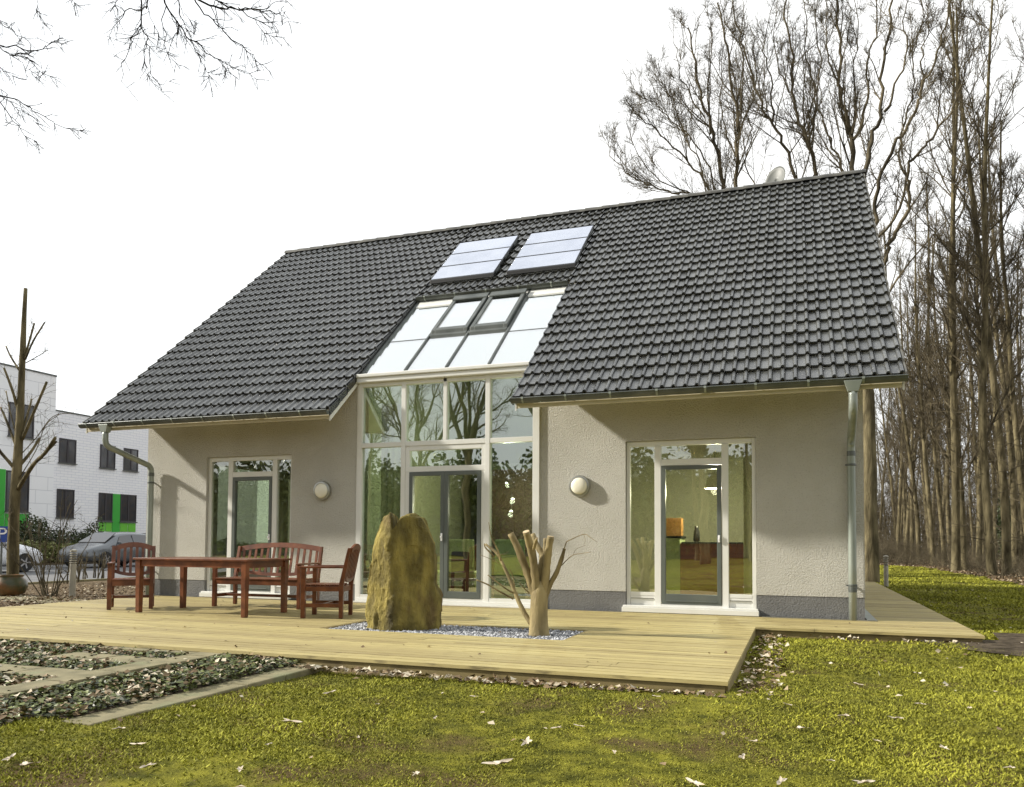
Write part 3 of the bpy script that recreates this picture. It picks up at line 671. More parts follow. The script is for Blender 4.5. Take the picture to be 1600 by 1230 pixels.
m=MB();m.lathe([(.04,0),(.055,.02),(.05,.16),(.03,.22),(.034,.26)],sides=14);o=m.build('jug',MT['black'],smooth=True);o.location=(-1.42,2.15,1.033-.09);tag(o,'dark jug standing on the counter behind the right door','jug')
o.location=(-1.58,2.15,1.01)
def curtain(x0,x1,y,z1,lab,seed):
    r=random.Random(seed);V=[];F=[];n=40;ph=r.uniform(0,6)
    for j in range(2):
        for i in range(n+1):
            u=i/n;V.append((x0+(x1-x0)*u,y+.045*math.sin(u*(x1-x0)*55+ph)*(1 if j==0 else .7),.04 if j==0 else z1))
    F=[(i,i+1,n+1+i+1,n+1+i) for i in range(n)]
    o=link_mesh('curtain',V,F,MT['curtain'],smooth=True);s=o.modifiers.new('s','SOLIDIFY');s.thickness=.006
    tag(o,lab,'curtain')
curtain(-9.02,-8.62,.75,2.5,'cream curtain hanging behind the left door',1)
curtain(-.72,-.56,.45,2.5,'pale curtain at the right edge of the right door',2)
curtain(-6.62,-6.1,.5,3.3,'curtain behind the lower left pane of the glazed centre',3)
for i,(px_,py_,yy) in enumerate([(801,779,2.2),(798.6,799.6,2.3),(791.5,755,2.6)]):
    x,_,z=at(px_,py_,yy)
    r=empty('pendant_lamp',(x,yy,z),0,['small white pendant lamp, middle one behind the right lower pane','small white pendant lamp, lowest behind the right lower pane','small white pendant lamp, highest behind the right lower pane'][i],'pendant lamp','pendant lamps inside')
    m=MB();m.lathe([(.010,.03),(.030,.0),(.027,-.002),(.008,.025)],sides=14);m.build('shade',MT['signwhite'],r,smooth=True)
    m=MB();m.tube([(0,0,.05),(0,0,2.2-z+.25)],.002,4);m.build('cord',MT['black'],r)
    if i==2: m=MB();m.lathe([(.10,.12),(.22,.0),(.21,-.002),(.09,.11)],sides=20)
    l=bpy.data.lights.new('bulb_light','POINT');l.energy=45;l.color=(1,.93,.78);l.shadow_soft_size=.04;lo=bpy.data.objects.new('bulb_light',l);COL.objects.link(lo);lo.parent=r;lo.location=(0,0,-.05)
p=at(1117,752,2.0);r=empty('pendant_lamp',tuple(p),0,'lit pale yellow lampshade behind the top right of the right door','pendant lamp','pendant lamps inside')
m=MB();m.lathe([(.09,.13),(.17,-.12),(.165,-.12),(.085,.13)],sides=20);m.build('shade',MT['lampglass'],r,smooth=True)
m=MB();m.tube([(0,0,.13),(0,0,2.62-p.z)],.004,5);m.build('cord',MT['black'],r)
l=bpy.data.lights.new('bulb_light','POINT');l.energy=130;l.color=(1,.90,.70);l.shadow_soft_size=.06;lo=bpy.data.objects.new('bulb_light',l);COL.objects.link(lo);lo.parent=r;lo.location=(0,0,-.16)
# ------------------------------------------------------------------ garden furniture
def arc(x,w,h): return h*(1-(2*x/w)**2)
def seat(name,x,y,rz,W_,ns,label,cat,group=None,Hh=.90):
    r=empty(name,(x,y,0),rz,label,cat,group)   # faces -y locally
    tk=MT['teak'];hw=W_/2;D=.27
    for s in(-1,1):
        m=MB();m.box(s*(hw-.03)-.028,s*(hw-.03)+.028,-D,-D+.056,.002,.635);m.build('front_leg',tk,r,bevel=.004)
        m=MB();X=s*(hw-.03)
        m.hexa([(X-.024,D-.05,.002),(X+.024,D-.05,.002),(X+.024,D,.002),(X-.024,D,.002),(X-.024,D-.055,.42),(X+.024,D-.055,.42),(X+.024,D+.005,.42),(X-.024,D+.005,.42)])
        m.hexa([(X-.024,D-.055,.4201),(X+.024,D-.055,.4201),(X+.024,D+.005,.4201),(X-.024,D+.005,.4201),(X-.024,D+.055,Hh),(X+.024,D+.055,Hh),(X+.024,D+.095,Hh),(X-.024,D+.095,Hh)])
        m.build('rear_leg',tk,r,bevel=.004)
        m=MB();m.hexa([(X-.034,-D-.03,.636),(X+.034,-D-.03,.636),(X+.030,D-.0,.640),(X-.030,D-.0,.640),(X-.034,-D-.03,.662),(X+.034,-D-.03,.662),(X+.030,D+.0,.668),(X-.030,D+.0,.668)]);m.build('armrest',tk,r,bevel=.008)
        m=MB();m.box(X-.018,X+.018,-D+.057,D-.051,.14,.19);m.box(X-.018,X+.018,-D+.057,D-.056,.345,.405);build_each(m,'side_rail',tk,r,bevel=.003)
    m=MB();m.box(-hw+.06,hw-.06,-D+.005,-D+.04,.335,.41);m.box(-hw+.06,hw-.06,D-.045,D-.015,.335,.405);m.box(-hw+.06,hw-.06,-.02,.02,.145,.185);build_each(m,'seat_rail',tk,r,bevel=.003)
    m=MB();n=8;a,b=-D-.01,D-.06
    for i in range(n):
        y0=a+(b-a)*i/n;m.box(-hw+.058,hw-.058,y0+.005,y0+(b-a)/n-.007,.411,.430)
    m.build('seat_slats',tk,r,bevel=.003)
    # curved top and bottom rails of the back, leaning with the rear legs
    def lean(z): return D-.02+(z-.42)*.10/.48
    h=.055 if W_<1 else .06
    N=14;w=W_-.11
    for (zc,th,cv) in((Hh-.075,.075,h),(.50,.05,-h*.9)):
        m=MB()
        for i in range(N):
            xa=-w/2+w*i/N;xb=-w/2+w*(i+1)/N;za=zc+arc(xa,w,cv);zb=zc+arc(xb,w,cv)
            m.hexa([(xa,lean(za),za),(xb,lean(zb),zb),(xb,lean(zb)+.028,zb),(xa,lean(za)+.028,za),(xa,lean(za+th),za+th),(xb,lean(zb+th),zb+th),(xb,lean(zb+th)+.028,zb+th),(xa,lean(za+th)+.028,za+th)])
        m.build('back_rail',tk,r)
    for i in range(ns):
        xx=-w/2+w*(i+.5)/ns;z0=.545+arc(xx,w,-h*.9);z1=Hh-.07+arc(xx,w,h);sw=.019
        m=MB();m.hexa([(xx-sw,lean(z0)+.006,z0),(xx+sw,lean(z0)+.006,z0),(xx+sw,lean(z0)+.022,z0),(xx-sw,lean(z0)+.022,z0),(xx-sw,lean(z1)+.006,z1),(xx+sw,lean(z1)+.006,z1),(xx+sw,lean(z1)+.022,z1),(xx-sw,lean(z1)+.022,z1)])
        m.build('back_slat',tk,r)
    return r
R_=math.radians
seat('garden_bench',-7.52,-1.30,R_(2),1.52,13,'red brown wooden bench with slatted arched back against the left door','bench',Hh=.90)
seat('garden_chair',-9.12,-2.28,R_(42),.60,6,'red brown wooden armchair facing the lawn at the left end of the table','chair','wooden armchairs at the table')
seat('garden_chair',-5.80,-2.30,R_(-72),.58,6,'red brown wooden armchair seen from the side at the right end of the table','chair','wooden armchairs at the table')
t=empty('garden_table',(-7.56,-2.42,0),R_(-1.5),'long red brown wooden table on the timber deck','table')
m=MB();TX,TY=.96,.46
n=9
for i in range(n):
    a=-TY+.07+(2*TY-.14)*i/n;m.box(-TX+.09,TX-.09,a+.002,a+(2*TY-.14)/n-.003,.722,.744)
m.box(-TX,TX,-TY,-TY+.068,.718,.745);m.box(-TX,TX,TY-.068,TY,.718,.745);m.box(-TX,-TX+.088,-TY+.069,TY-.069,.718,.745);m.box(TX-.088,TX,-TY+.069,TY-.069,.718,.745)
m.build('tabletop',MT['teak'],t,bevel=.003)
m=MB()
for s in(-1,1):
    m.box(-TX+.11,TX-.11,s*(TY-.05)-.012,s*(TY-.05)+.012,.63,.717);m.box(s*(TX-.07)-.012,s*(TX-.07)+.012,-TY+.10,TY-.10,.63,.717)
build_each(m,'apron',MT['teak'],t,bevel=.002)
for a in(-1,1):
    for b in(-1,1):
        m=MB();X=a*(TX-.07);Y=b*(TY-.06);m.hexa([(X-.032,Y-.032,.002),(X+.032,Y-.032,.002),(X+.032,Y+.032,.002),(X-.032,Y+.032,.002),(X-.038,Y-.038,.717),(X+.038,Y-.038,.717),(X+.038,Y+.038,.717),(X-.038,Y+.038,.717)]);m.build('leg',MT['teak'],t,bevel=.003)
# ------------------------------------------------------------------ standing rock
def rock():
    Zs=[(0,300,690),(.08,315,690),(.2,300,690),(.31,303,690),(.42,310,688),(.50,308,675),(.58,310,665),(.66,316,666),(.76,320,665),(.83,332,661),(.9,334,657),(1.0,345,656),(1.06,352,650),(1.14,362,640),(1.2,372,628),(1.27,380,612),(1.33,400,596),(1.37,425,560)]
    pm=3.333*137;c=495
    zz=[a[0] for a in Zs];le=[(a[1]-c)/pm for a in Zs];ri=[(a[2]-c)/pm for a in Zs]
    nl,na=110,150;V=[];F=[]
    def toph(x):   # top outline by lateral position
        px=x*pm+c
        return np.interp(px,[330,365,390,425,450,458,466,490,520,560,590,620,650],[1.05,1.24,1.33,1.375,1.345,1.19,1.22,1.32,1.36,1.35,1.33,1.20,1.05])
    for j in range(nl+1):
        t=j/nl;zt=min(1,t)*1.37
        l=np.interp(zt,zz,le);r=np.interp(zt,zz,ri);cx=(l+r)/2;hw=(r-l)/2
        dep=.27-.07*t
        for i in range(na):
            a=2*math.pi*i/na;ca,sa=math.cos(a),math.sin(a)
            ex=math.copysign(abs(ca)**.75,ca);ey=math.copysign(abs(sa)**.75,sa)
            x=cx+hw*(1.0+.07*t)*ex;y=dep*ey
            z=min(zt,toph(x)-.02*abs(ey)) if zt>.8 else zt
            p=Vector((x,y,z))
            # vertical slabby facets and cracks
            f=noise.noise(Vector((x*5+3,y*5,z*.9)));g=noise.noise(Vector((x*14,y*14,z*2.6+5)));h=noise.noise(Vector((x*30,y*30,z*18)));rid=-abs(noise.noise(Vector((x*6.5+9,y*5+2,z*1.0+3))))
            d=.065*f+.010*g+.008*h+.055*rid
            st=.02*math.floor(3*noise.noise(Vector((x*3,y*3,z*1.5+8))))
            n=Vector((ex,ey,0)).normalized();k=1 if abs(ey)>.3 else .45
            p+=n*(d+st*.6+.02)*k
            V.append(tuple(p))
    for j in range(nl):
        for i in range(na): i2=(i+1)%na;F.append((j*na+i,j*na+i2,(j+1)*na+i2,(j+1)*na+i))
    # cap: rings shrinking
    last=nl*na;l0=[V[last+i] for i in range(na)];base=last
    for s in(.85,.65,.45,.25,.08):
        cx=sum(p[0] for p in l0)/na;b=len(V)
        for i in range(na):
            x=cx+(l0[i][0]-cx)*s if False else l0[i][0]*1.0;x=l0[i][0];y=l0[i][1]*s
            z=toph(x)+.015*(1-s)+.02*noise.noise(Vector((x*12,y*12,4)));V.append((x,y,z))
        for i in range(na): i2=(i+1)%na;F.append((base+i,base+i2,b+i2,b+i))
        base=b
    return V,F
V,F=rock();o=link_mesh('standing_rock',V,F,MT['rock'],smooth=True);o.location=(-4.325,-3.01,-.06);o.rotation_euler=(0,0,R_(19.8))
try:o.data.set_sharp_from_angle(angle=R_(38))
except Exception:pass
tag(o,'tall mossy brown standing rock in the gravel bed','rock')
# ------------------------------------------------------------------ cut tree in the gravel
def limb(m,pts,r0,r1,sides=10,seed=0,wob=.0):
    P=[];R=[];n=len(pts)
    for i in range(n-1):
        a=pts[i];b=pts[i+1]
        p0=pts[i-1] if i else a+(a-b);p3=pts[i+2] if i+2<n else b+(b-a)
        for k in range(4):
            t=k/4;q=.5*((2*a)+(b-p0)*t+(2*p0-5*a+4*b-p3)*t*t+(3*a-p0-3*b+p3)*t**3);P.append(q)
    P.append(pts[-1]);N=len(P)
    for i in range(N):
        f=i/(N-1);R.append((r0+(r1-r0)*f)*(1+wob*noise.noise(Vector((i*.9,seed,r0*50)))))
    m.tube(P,R,sides)
def Z(px,py,Y=-3.07): return at(480+px/3.3333,780+py/3.3333,Y)
ct=empty('pruned_tree',(-2.66,-3.07,-.05),0,'small pruned tree with sawn off limbs standing in the gravel','tree');o0=Vector(ct.location)
m=MB();m.tube([Z(1208,722),Z(1208,700),Z(1206,660),Z(1206,600),Z(1208,540),Z(1211,490),Z(1214,455),Z(1217,425)],[.128,.112,.102,.096,.094,.092,.078,.045],20)
o=m.build('trunk',MT['barksmooth'],ct,smooth=True);o.location=-o0
B=[([(1195,520),(1165,430),(1130,340),(1095,250),(1060,180)],.052,.036,-3.12),([(1200,520),(1190,420),(1175,300),(1155,220),(1140,170)],.05,.038,-3.2),
   ([(1212,520),(1215,420),(1222,330),(1225,290),(1195,240),(1175,185)],.045,.030,-2.98),([(1225,520),(1240,420),(1250,330),(1258,260),(1268,195)],.05,.036,-3.1),
   ([(1228,450),(1238,340),(1240,270),(1242,208)],.034,.024,-3.0),([(1172,400),(1172,300),(1185,240),(1196,205)],.022,.014,-3.25),
   ([(1225,560),(1258,460),(1300,380),(1325,310),(1340,258)],.034,.019,-3.05),([(1168,650),(1135,600),(1100,530),(1060,430),(1020,340),(985,280),(930,236)],.030,.014,-3.0)]
m=MB();cu=MB()
for i,(pp,a,b,Y) in enumerate(B):
    q=[Z(x,y,-3.07+(Y+3.07)*k/(len(pp)-1)*1.6) for k,(x,y) in enumerate(pp)];limb(m,q,a,b,12,i,.18)
    d=(q[-1]-q[-2]).normalized();cu.tube([q[-1]-d*.002,q[-1]+d*.004],b*.97,12)
T_=[([(1010,320),(990,260),(960,200),(945,120)],.011,.003),([(1075,520),(1000,480),(940,445),(880,420)],.012,.007),([(1085,495),(1040,470),(1000,440),(940,395)],.011,.006),
 ([(1160,490),(1130,465),(1105,435)],.007,.004),([(1000,335),(950,310),(900,290)],.005,.002),([(1338,262),(1350,225),(1365,215),(1440,183),(1475,200),(1507,222)],.007,.0025),
 ([(1318,352),(1350,320),(1385,292),(1430,283),(1480,275)],.006,.002),([(1385,292),(1400,262),(1450,240)],.003,.0015),([(1085,480),(1070,400),(1050,360)],.006,.003),([(1000,290),(1030,285),(1050,270)],.004,.002),([(1440,183),(1448,215),(1440,240)],.003,.001),([(975,300),(930,255),(922,232)],.009,.006)]
for i,(pp,a,b) in enumerate(T_):
    limb(m,[Z(x,y,-3.0-.05*k) for k,(x,y) in enumerate(pp)],a,b,6,i)
o=m.build('crown',MT['barksmooth'],ct,smooth=True);o.location=-o0
for o in build_each(cu,'cut_face',MT['cutwood'],ct): o.location=-o0
# ------------------------------------------------------------------ bollards, pot, posts
def bollard(x,y,h,label):
    r=empty('bollard_lamp',(x,y,-.12),0,label,'garden lamp','slim bollard lamps')
    m=MB();m.tube([(0,0,0),(0,0,h*.72)],.055,18);m.build('post',MT['post'],r,autosmooth=40)
    m=MB();z=h*.72
    for i in range(5): m.lathe([(.03,z),(.062,z+.012),(.062,z+.02),(.03,z+.034)],sides=18);z+=.042
    m.lathe([(.03,z),(.06,z+.01),(.058,z+.04),(.02,z+.055)],sides=18);m.build('louvre_head',MT['post'],r,autosmooth=40)
bollard(-12.66,-.18,.92,'pale bollard lamp left of the wooden chair beside the bare shrub')
bollard(2.13,11.19,.78,'pale bollard lamp on the lawn right of the house')
r=empty('plant_pot',(-14.15,-.25,-.1),0,'round glazed pot at the foot of the pruned trunk','pot')
m=MB();m.lathe([(.14,0),(.24,.06),(.29,.18),(.27,.30),(.20,.36),(.22,.40),(.225,.41),(.19,.41),(.17,.34)],sides=28);m.build('vessel',MT['terracotta'],r,smooth=True)
m=MB();m.lathe([(.18,.33),(.10,.345)],sides=20);m.build('soil_fill',MT['soil'],r)
# ------------------------------------------------------------------ bare trees
UP=np.array([0,0,1.0])
def norm(a): return a/np.maximum(np.linalg.norm(a,axis=-1,keepdims=True),1e-9)
class Tubes:
    """many tapering tubes written into one mesh"""
    def __init__(s): s.V=[];s.F=[];s.n=0
    def add(s,P,R,sides):
        n,k,_=P.shape
        T=np.empty_like(P);T[:,1:-1]=P[:,2:]-P[:,:-2];T[:,0]=P[:,1]-P[:,0];T[:,-1]=P[:,-1]-P[:,-2];T=norm(T)
        ref=np.where(np.abs(T[:,:1,2:3])>.8,np.array([1.0,0,0]),np.array([0,0,1.0]));ref=np.broadcast_to(ref,T.shape)
        X=norm(np.cross(T,ref));Y=np.cross(T,X)
        a=np.arange(sides)*2*np.pi/sides
        v=P[:,:,None]+(X[:,:,None]*np.cos(a)[None,None,:,None]+Y[:,:,None]*np.sin(a)[None,None,:,None])*R[:,:,None,None]
        s.V.append(v.reshape(-1,3))
        i=np.arange(n)[:,None,None]*k*sides+np.arange(k-1)[None,:,None]*sides+np.arange(sides)[None,None,:]
        j=np.arange(n)[:,None,None]*k*sides+np.arange(k-1)[None,:,None]*sides+((np.arange(sides)+1)%sides)[None,None,:]
        f=np.stack([i,j,j+sides,i+sides],-1).reshape(-1,4)+s.n
        s.F.append(f);s.n+=n*k*sides
    def build(s,name,m,parent=None): return link_mesh(name,np.concatenate(s.V),np.concatenate(s.F),m,parent,smooth=True)
def growth(r,S,D,L,R0,R1,k,wob,trop,kink=None):
    n=len(S);P=np.empty((n,k,3));P[:,0]=S;d=norm(D)
    for i in range(1,k):
        d=norm(d+r.normal(0,wob,(n,3))+UP*trop);P[:,i]=P[:,i-1]+d*(L/(k-1))[:,None]
    f=np.linspace(0,1,k)[None];R=R0[:,None]*(1-f)+R1[:,None]*f
    return P,R
def kids(r,P,R,m,f0,f1,ang,jit,lr,rr,up=.0,rmin=.003):
    n,k,_=P.shape;f=np.sort(r.uniform(f0,f1,(n,m)),1);x=f*(k-1);i=np.minimum(x.astype(int),k-2);t=(x-i)[...,None]
    ii=np.arange(n)[:,None];S=P[ii,i]*(1-t)+P[ii,i+1]*t;T=norm(P[ii,i+1]-P[ii,i]);rad=R[ii,i]*(1-t[...,0])+R[ii,i+1]*t[...,0]
    q=r.normal(0,1,T.shape);q=norm(q-T*(q*T).sum(-1,keepdims=True));a=ang+r.normal(0,jit,(n,m))
    D=T*np.cos(a)[...,None]+q*np.sin(a)[...,None]+UP*up
    Lp=np.linalg.norm(np.diff(P,axis=1),axis=2).sum(1)[:,None]
    L=Lp*lr*(1.15-f*.75)*r.uniform(.6,1.25,f.shape)
    return S.reshape(-1,3),norm(D.reshape(-1,3)),L.reshape(-1),np.maximum(rad.reshape(-1)*rr*r.uniform(.75,1.1,n*m),rmin)
def tree_mesh(seed,kind):
    r=np.random.default_rng(seed);A=Tubes();C=Tubes()
    if kind=='oak':
        H_=r.uniform(5.5,7.5);tr=np.array([0.0,0,-.3])
        P,R=growth(r,tr[None],np.array([[r.normal(0,.04),r.normal(0,.04),1]]),np.array([H_]),np.array([.30]),np.array([.22]),9,.03,.05);A.add(P,R,14)
        n=5;a=np.arange(n)*2*np.pi/n+r.uniform(0,6);sp=r.uniform(.18,.55,n)
        D=np.stack([np.cos(a)*sp,np.sin(a)*sp,np.ones(n)],1);S=np.repeat(P[:,-1],n,0)-UP*r.uniform(0,1.2,n)[:,None]
        P1,R1=growth(r,S,D,r.uniform(11,15,n),r.uniform(.12,.17,n),np.full(n,.022),16,.085,.035);C.add(P1,R1,8)
        s=kids(r,P1,R1,10,.12,.97,.62,.2,.36,.6,.12);P2,R2=growth(r,s[0],s[1],s[2],s[3],np.full(len(s[2]),.010),9,.13,.06);C.add(P2,R2,5)
        s=kids(r,P2,R2,8,.15,1,.65,.25,.42,.62,.1,.008);P3,R3=growth(r,s[0],s[1],s[2],s[3],np.full(len(s[2]),.006),6,.16,.05);C.add(P3,R3,4)
        s=kids(r,P3,R3,7,.1,1,.7,.3,.48,.62,.1,.006);P4,R4=growth(r,s[0],s[1],np.maximum(s[2],.25),s[3],np.full(len(s[2]),.0035),4,.2,.06);C.add(P4,R4,3)
        s=kids(r,P4,R4,2,.2,1,.75,.3,.5,.7,.1,.004);P5,R5=growth(r,s[0],s[1],np.maximum(s[2],.18),s[3],np.full(len(s[2]),.003),3,.2,.05);C.add(P5,R5,3)
    else:
        Ht=r.uniform(19,24)
        P,R=growth(r,np.array([[0,0,-.3]]),np.array([[r.normal(0,.03),r.normal(0,.03),1]]),np.array([Ht]),np.array([.145]),np.array([.03]),26,.018,.02);
        R[:,0]*=1.35;R[:,1]*=1.05
        A.add(P,R,12)
        n1=30;f0=.30 if kind=='forest' else .16
        s=kids(r,P,R,n1,f0,.98,.70,.2,.20,.36,.18);P2,R2=growth(r,s[0],s[1],s[2],s[3],np.full(len(s[2]),.012),10,.10,.09);C.add(P2,R2,5)
        # short dead side twigs low on the trunk
        s=kids(r,P,R,46,.06,.55,1.25,.3,.09,.12,.05,.007);Pd,Rd=growth(r,s[0],s[1],s[2],s[3],np.full(len(s[2]),.003),5,.2,.0);C.add(Pd,Rd,3)
        s=kids(r,Pd,Rd,5,.2,1,.8,.3,.5,.7,0,.004);Pe,Re=growth(r,s[0],s[1],s[2],s[3],np.full(len(s[2]),.003),3,.2,.0);C.add(Pe,Re,3)
        s=kids(r,P2,R2,9,.12,1,.6,.25,.42,.6,.1,.007);P3,R3=growth(r,s[0],s[1],s[2],s[3],np.full(len(s[2]),.006),6,.14,.06);C.add(P3,R3,4)
        s=kids(r,P3,R3,8,.1,1,.7,.3,.50,.6,.1,.0055);P4,R4=growth(r,s[0],s[1],np.maximum(s[2],.3),s[3],np.full(len(s[2]),.0035),4,.18,.05);C.add(P4,R4,3)
    return A,C
protos={}
def tree(name,kind,seed,x,y,sc=1,rz=0,label='',cat='tree',group=None,tilt=(0,0),z=-.12):
    key=(kind,seed)
    e=empty(name,(x,y,z),rz,label,cat,group);e.rotation_euler=(tilt[0],tilt[1],rz);e.scale=(sc,sc,sc)
    if key not in protos:
        A,C_=tree_mesh(seed,kind);t=A.build('trunk',MT['bark'],e);c=C_.build('crown',MT['barkfar'],e);protos[key]=(t,c)
    else:
        for o in protos[key]: q=o.copy();COL.objects.link(q);q.parent=e
    return e
# the big trees behind the house: real limbs, each at its own distance, with side growth
def hero(label,base,lims,seed,trunk_r=.30,hub_z=8.0,fine=1.0):
    r=np.random.default_rng(seed);e=empty('bare_oak',(base[0],base[1],-.12),0,label,'tree','bare oaks behind the house');O=np.array(e.location)
    A=Tubes();C=Tubes();hub=np.array([base[0]+r.normal(0,.2),base[1],hub_z])-O
    t=np.linspace(0,1,10)[:,None];P=t*hub[None]+np.array([0,0,-.2])*(1-t);P[1:-1,:2]+=r.normal(0,.03,(8,2));R=trunk_r*(1.15-.45*t[:,0]);R[0]*=1.2
    A.add(P[None],R[None],18)
    for pp,w,dy in lims:
        q=np.array([list(at(900+x/2.2857,y/2.2857,base[1]+dy*i/max(1,len(pp)-1))) for i,(x,y) in enumerate(pp)])-O
        n=len(q);k=np.linspace(0,n-1,(n-1)*4+1);Q=np.stack([np.interp(k,np.arange(n),q[:,c]) for c in range(3)],1)
        for _ in range(2): Q[1:-1]=(Q[:-2]+2*Q[1:-1]+Q[2:])/4
        Q[1:-1]+=r.normal(0,.035,(len(Q)-2,3))
        # down to the fork (behind the roof)
        if pp[0][1]>560:
            d=norm(Q[0]-Q[2]);m=(hub+Q[0])/2+np.array([0,0,-.4]);m=m*.6+(Q[0]+d*1.6)*.4
            t=np.linspace(0,1,7)[:-1,None];J=(1-t)**2*hub+2*t*(1-t)*m+t*t*Q[0];Q=np.concatenate([J,Q])
        w0=w*(depth(O)/FPX/2.2857)*.43;w1=w0*.30;Rr=w0+(w1-w0)*np.linspace(0,1,len(Q))**.8
        C.add(Q[None],Rr[None],8)
        L=np.linalg.norm(np.diff(Q,axis=0),axis=1).sum();m_=int(L*1.7*fine)
        s=kids(r,Q[None],Rr[None],m_,.1,1,.55,.2,.22,.5,.22,.010);L2=np.clip(s[2],.9,3.4);P2,R2=growth(r,s[0],s[1],L2,np.minimum(s[3],.036),np.full(len(L2),.007),8,.085,.08);C.add(P2,R2,5)
        s=kids(r,P2,R2,7,.1,1,.65,.25,.50,.55,.06,.006);P3,R3=growth(r,s[0],s[1],s[2],s[3],np.full(len(s[2]),.005),6,.10,.05);C.add(P3,R3,4)
        s=kids(r,P3,R3,5,.1,1,.7,.3,.55,.6,.05,.0045);P4,R4=growth(r,s[0],s[1],np.maximum(s[2],.25),s[3],np.full(len(s[2]),.0032),4,.18,.04);C.add(P4,R4,3)
        s=kids(r,P4,R4,1,.1,1,.7,.3,.6,.8,.1,.0035);P5,R5=growth(r,s[0],s[1],np.maximum(s[2],.18),s[3],np.full(len(s[2]),.003),3,.18,.05);C.add(P5,R5,3)
    A.build('trunk',MT['bark'],e);C.build('crown',MT['barkfar'],e);return e
hero('bare oak leftmost of those rising behind the roof, its crown reaching far left',(-2.2,18.5),[
 ([(525,690),(510,560),(480,450),(440,330),(425,220),(400,100)],22,.8),([(480,480),(470,330),(480,200),(490,120)],9,-.6),
 ([(495,700),(420,600),(350,530),(290,460),(220,410)],13,-.8),([(480,600),(400,480),(330,420),(300,380),(210,330)],9,.9),
 ([(400,690),(330,690),(250,660),(190,630),(130,570),(115,520)],10,.4),([(440,570),(390,500),(370,420),(330,330),(290,270)],8,1.2),([(430,700),(300,650),(220,560),(180,440)],8,-1.0),
 ([(460,420),(400,330),(360,230),(350,130)],7,-.9)],101,.26)
hero('bare oak rising behind the roof just left of the satellite dish',(-1.55,17.5),[
 ([(572,690),(575,540),(582,430),(560,330),(545,200),(520,80),(505,10)],20,-.7),([(578,480),(620,380),(650,290),(640,180),(620,90)],9,.8),
 ([(640,690),(600,560),(640,480),(610,400),(560,300)],8,.6),([(572,560),(530,450),(510,350),(520,250)],8,1.0),([(570,380),(600,260),(590,140),(610,30)],7,-1.0)],102,.24)
hero('bare oak rising behind the ridge just right of the satellite dish',(-.35,19.0),[
 ([(800,680),(740,500),(690,430),(650,350),(610,200),(570,90),(555,-20)],17,.9),([(870,680),(840,540),(800,440),(770,330),(780,200),(740,60),(750,-60)],20,-.6),
 ([(830,520),(860,400),(850,300),(820,180),(830,60),(800,-40)],10,.9),([(700,440),(700,300),(670,180),(690,60)],9,-.9),([(850,560),(810,480),(720,440),(640,400)],8,1.0),([(760,330),(720,230),(700,120),(720,-20)],7,.3)],103,.30)
hero('tall bare oak rising behind the right end of the roof ridge',(.55,17.5),[
 ([(975,690),(985,560),(990,480),(960,400),(935,300),(950,180),(930,60),(945,-60)],26,.5),([(990,500),(1030,410),(1050,330),(1040,200),(1080,110),(1070,-40)],14,-.7),
 ([(960,620),(920,520),(880,440),(860,330),(880,220),(850,100),(870,-30)],12,.8),([(940,310),(900,220),(890,110),(900,-20)],9,-.4),([(985,480),(1000,360),(990,240),(1010,120),(990,-30)],9,1.1)],104,.30)
hero('nearest thick trunk standing on the lawn just past the right house corner',(1.93,13.35),[
 ([(1030,700),(1040,560),(1065,470),(1095,380),(1090,250),(1115,100),(1135,-40)],26,.4),([(1058,820),(1075,700),(1100,590),(1145,500),(1200,430),(1225,370),(1245,290),(1290,190),(1330,60),(1350,-60)],20,-.5),
 ([(1095,975),(1115,890),(1140,830),(1180,760),(1197,690),(1180,615),(1200,570),(1250,520),(1290,460),(1340,410),(1380,300)],22,-.9),([(1180,640),(1150,540),(1170,440),(1210,330),(1200,200),(1240,80),(1230,-40)],12,.9),
 ([(1100,400),(1150,300),(1180,200),(1170,80),(1200,-40)],11,-.8),([(1240,300),(1230,200),(1260,100),(1250,-40)],8,.6),([(1290,460),(1300,350),(1340,260),(1330,150)],7,.4)],105,.185,9.6,.9)
tree('bare_oak','oak',21,1.0,36.0,.95,2.6,'farther bare oak behind the oaks at the ridge end','tree','bare oaks behind the house')
# the wood on the right
fr=[(6.71,46.69),(6.74,44.0),(6.75,41.1),(7.3,40.6),(6.47,33.75),(7.05,34.3),(5.95,24.6),(6.44,25.74),(7.98,31.23),(6.40,20.5),(6.98,21.15),(9.86,32.32)]
r_=random.Random(5);pts=list(fr);tries=0
while len(pts)<84 and tries<20000:
    tries+=1;y=r_.uniform(20,105);lo=max(6.9,.066*(y+11.3)-1 if y>50 else 6.9);x=r_.uniform(lo,.26*(y+11.3)+2)
    if all((x-a)**2+(y-b)**2>(1.9+.02*y)**2 for a,b in pts): pts.append((x,y))
kinds=[('forest',31),('forest',32),('forest2',33),('forest',34),('forest2',35)]
ORD='first second third fourth fifth sixth seventh eighth ninth tenth eleventh twelfth'.split()
rank={j:n_ for n_,j in enumerate(sorted(range(12),key=lambda j:pts[j][0]/(pts[j][1]+11.3)))}
for i,(x,y) in enumerate(pts):
    k,s=kinds[i%5];sc=r_.uniform(.85,1.12) if i>=12 else [1,.9,1,.8,.9,.85,1.15,1.1,.95,1.05,1.05,1.1][i]
    near=i<12
    tree('forest_tree',k,s,x,y,sc,r_.uniform(0,6.28),'bare slender tree, %s trunk from the left in the front row of the wood'%ORD[rank[i]] if near else 'bare slender tree deeper inside the wood beyond the lawn','tree','front row trees of the wood' if near else 'trees deeper in the wood',tilt=(r_.uniform(-.03,.03),r_.uniform(-.03,.03)))
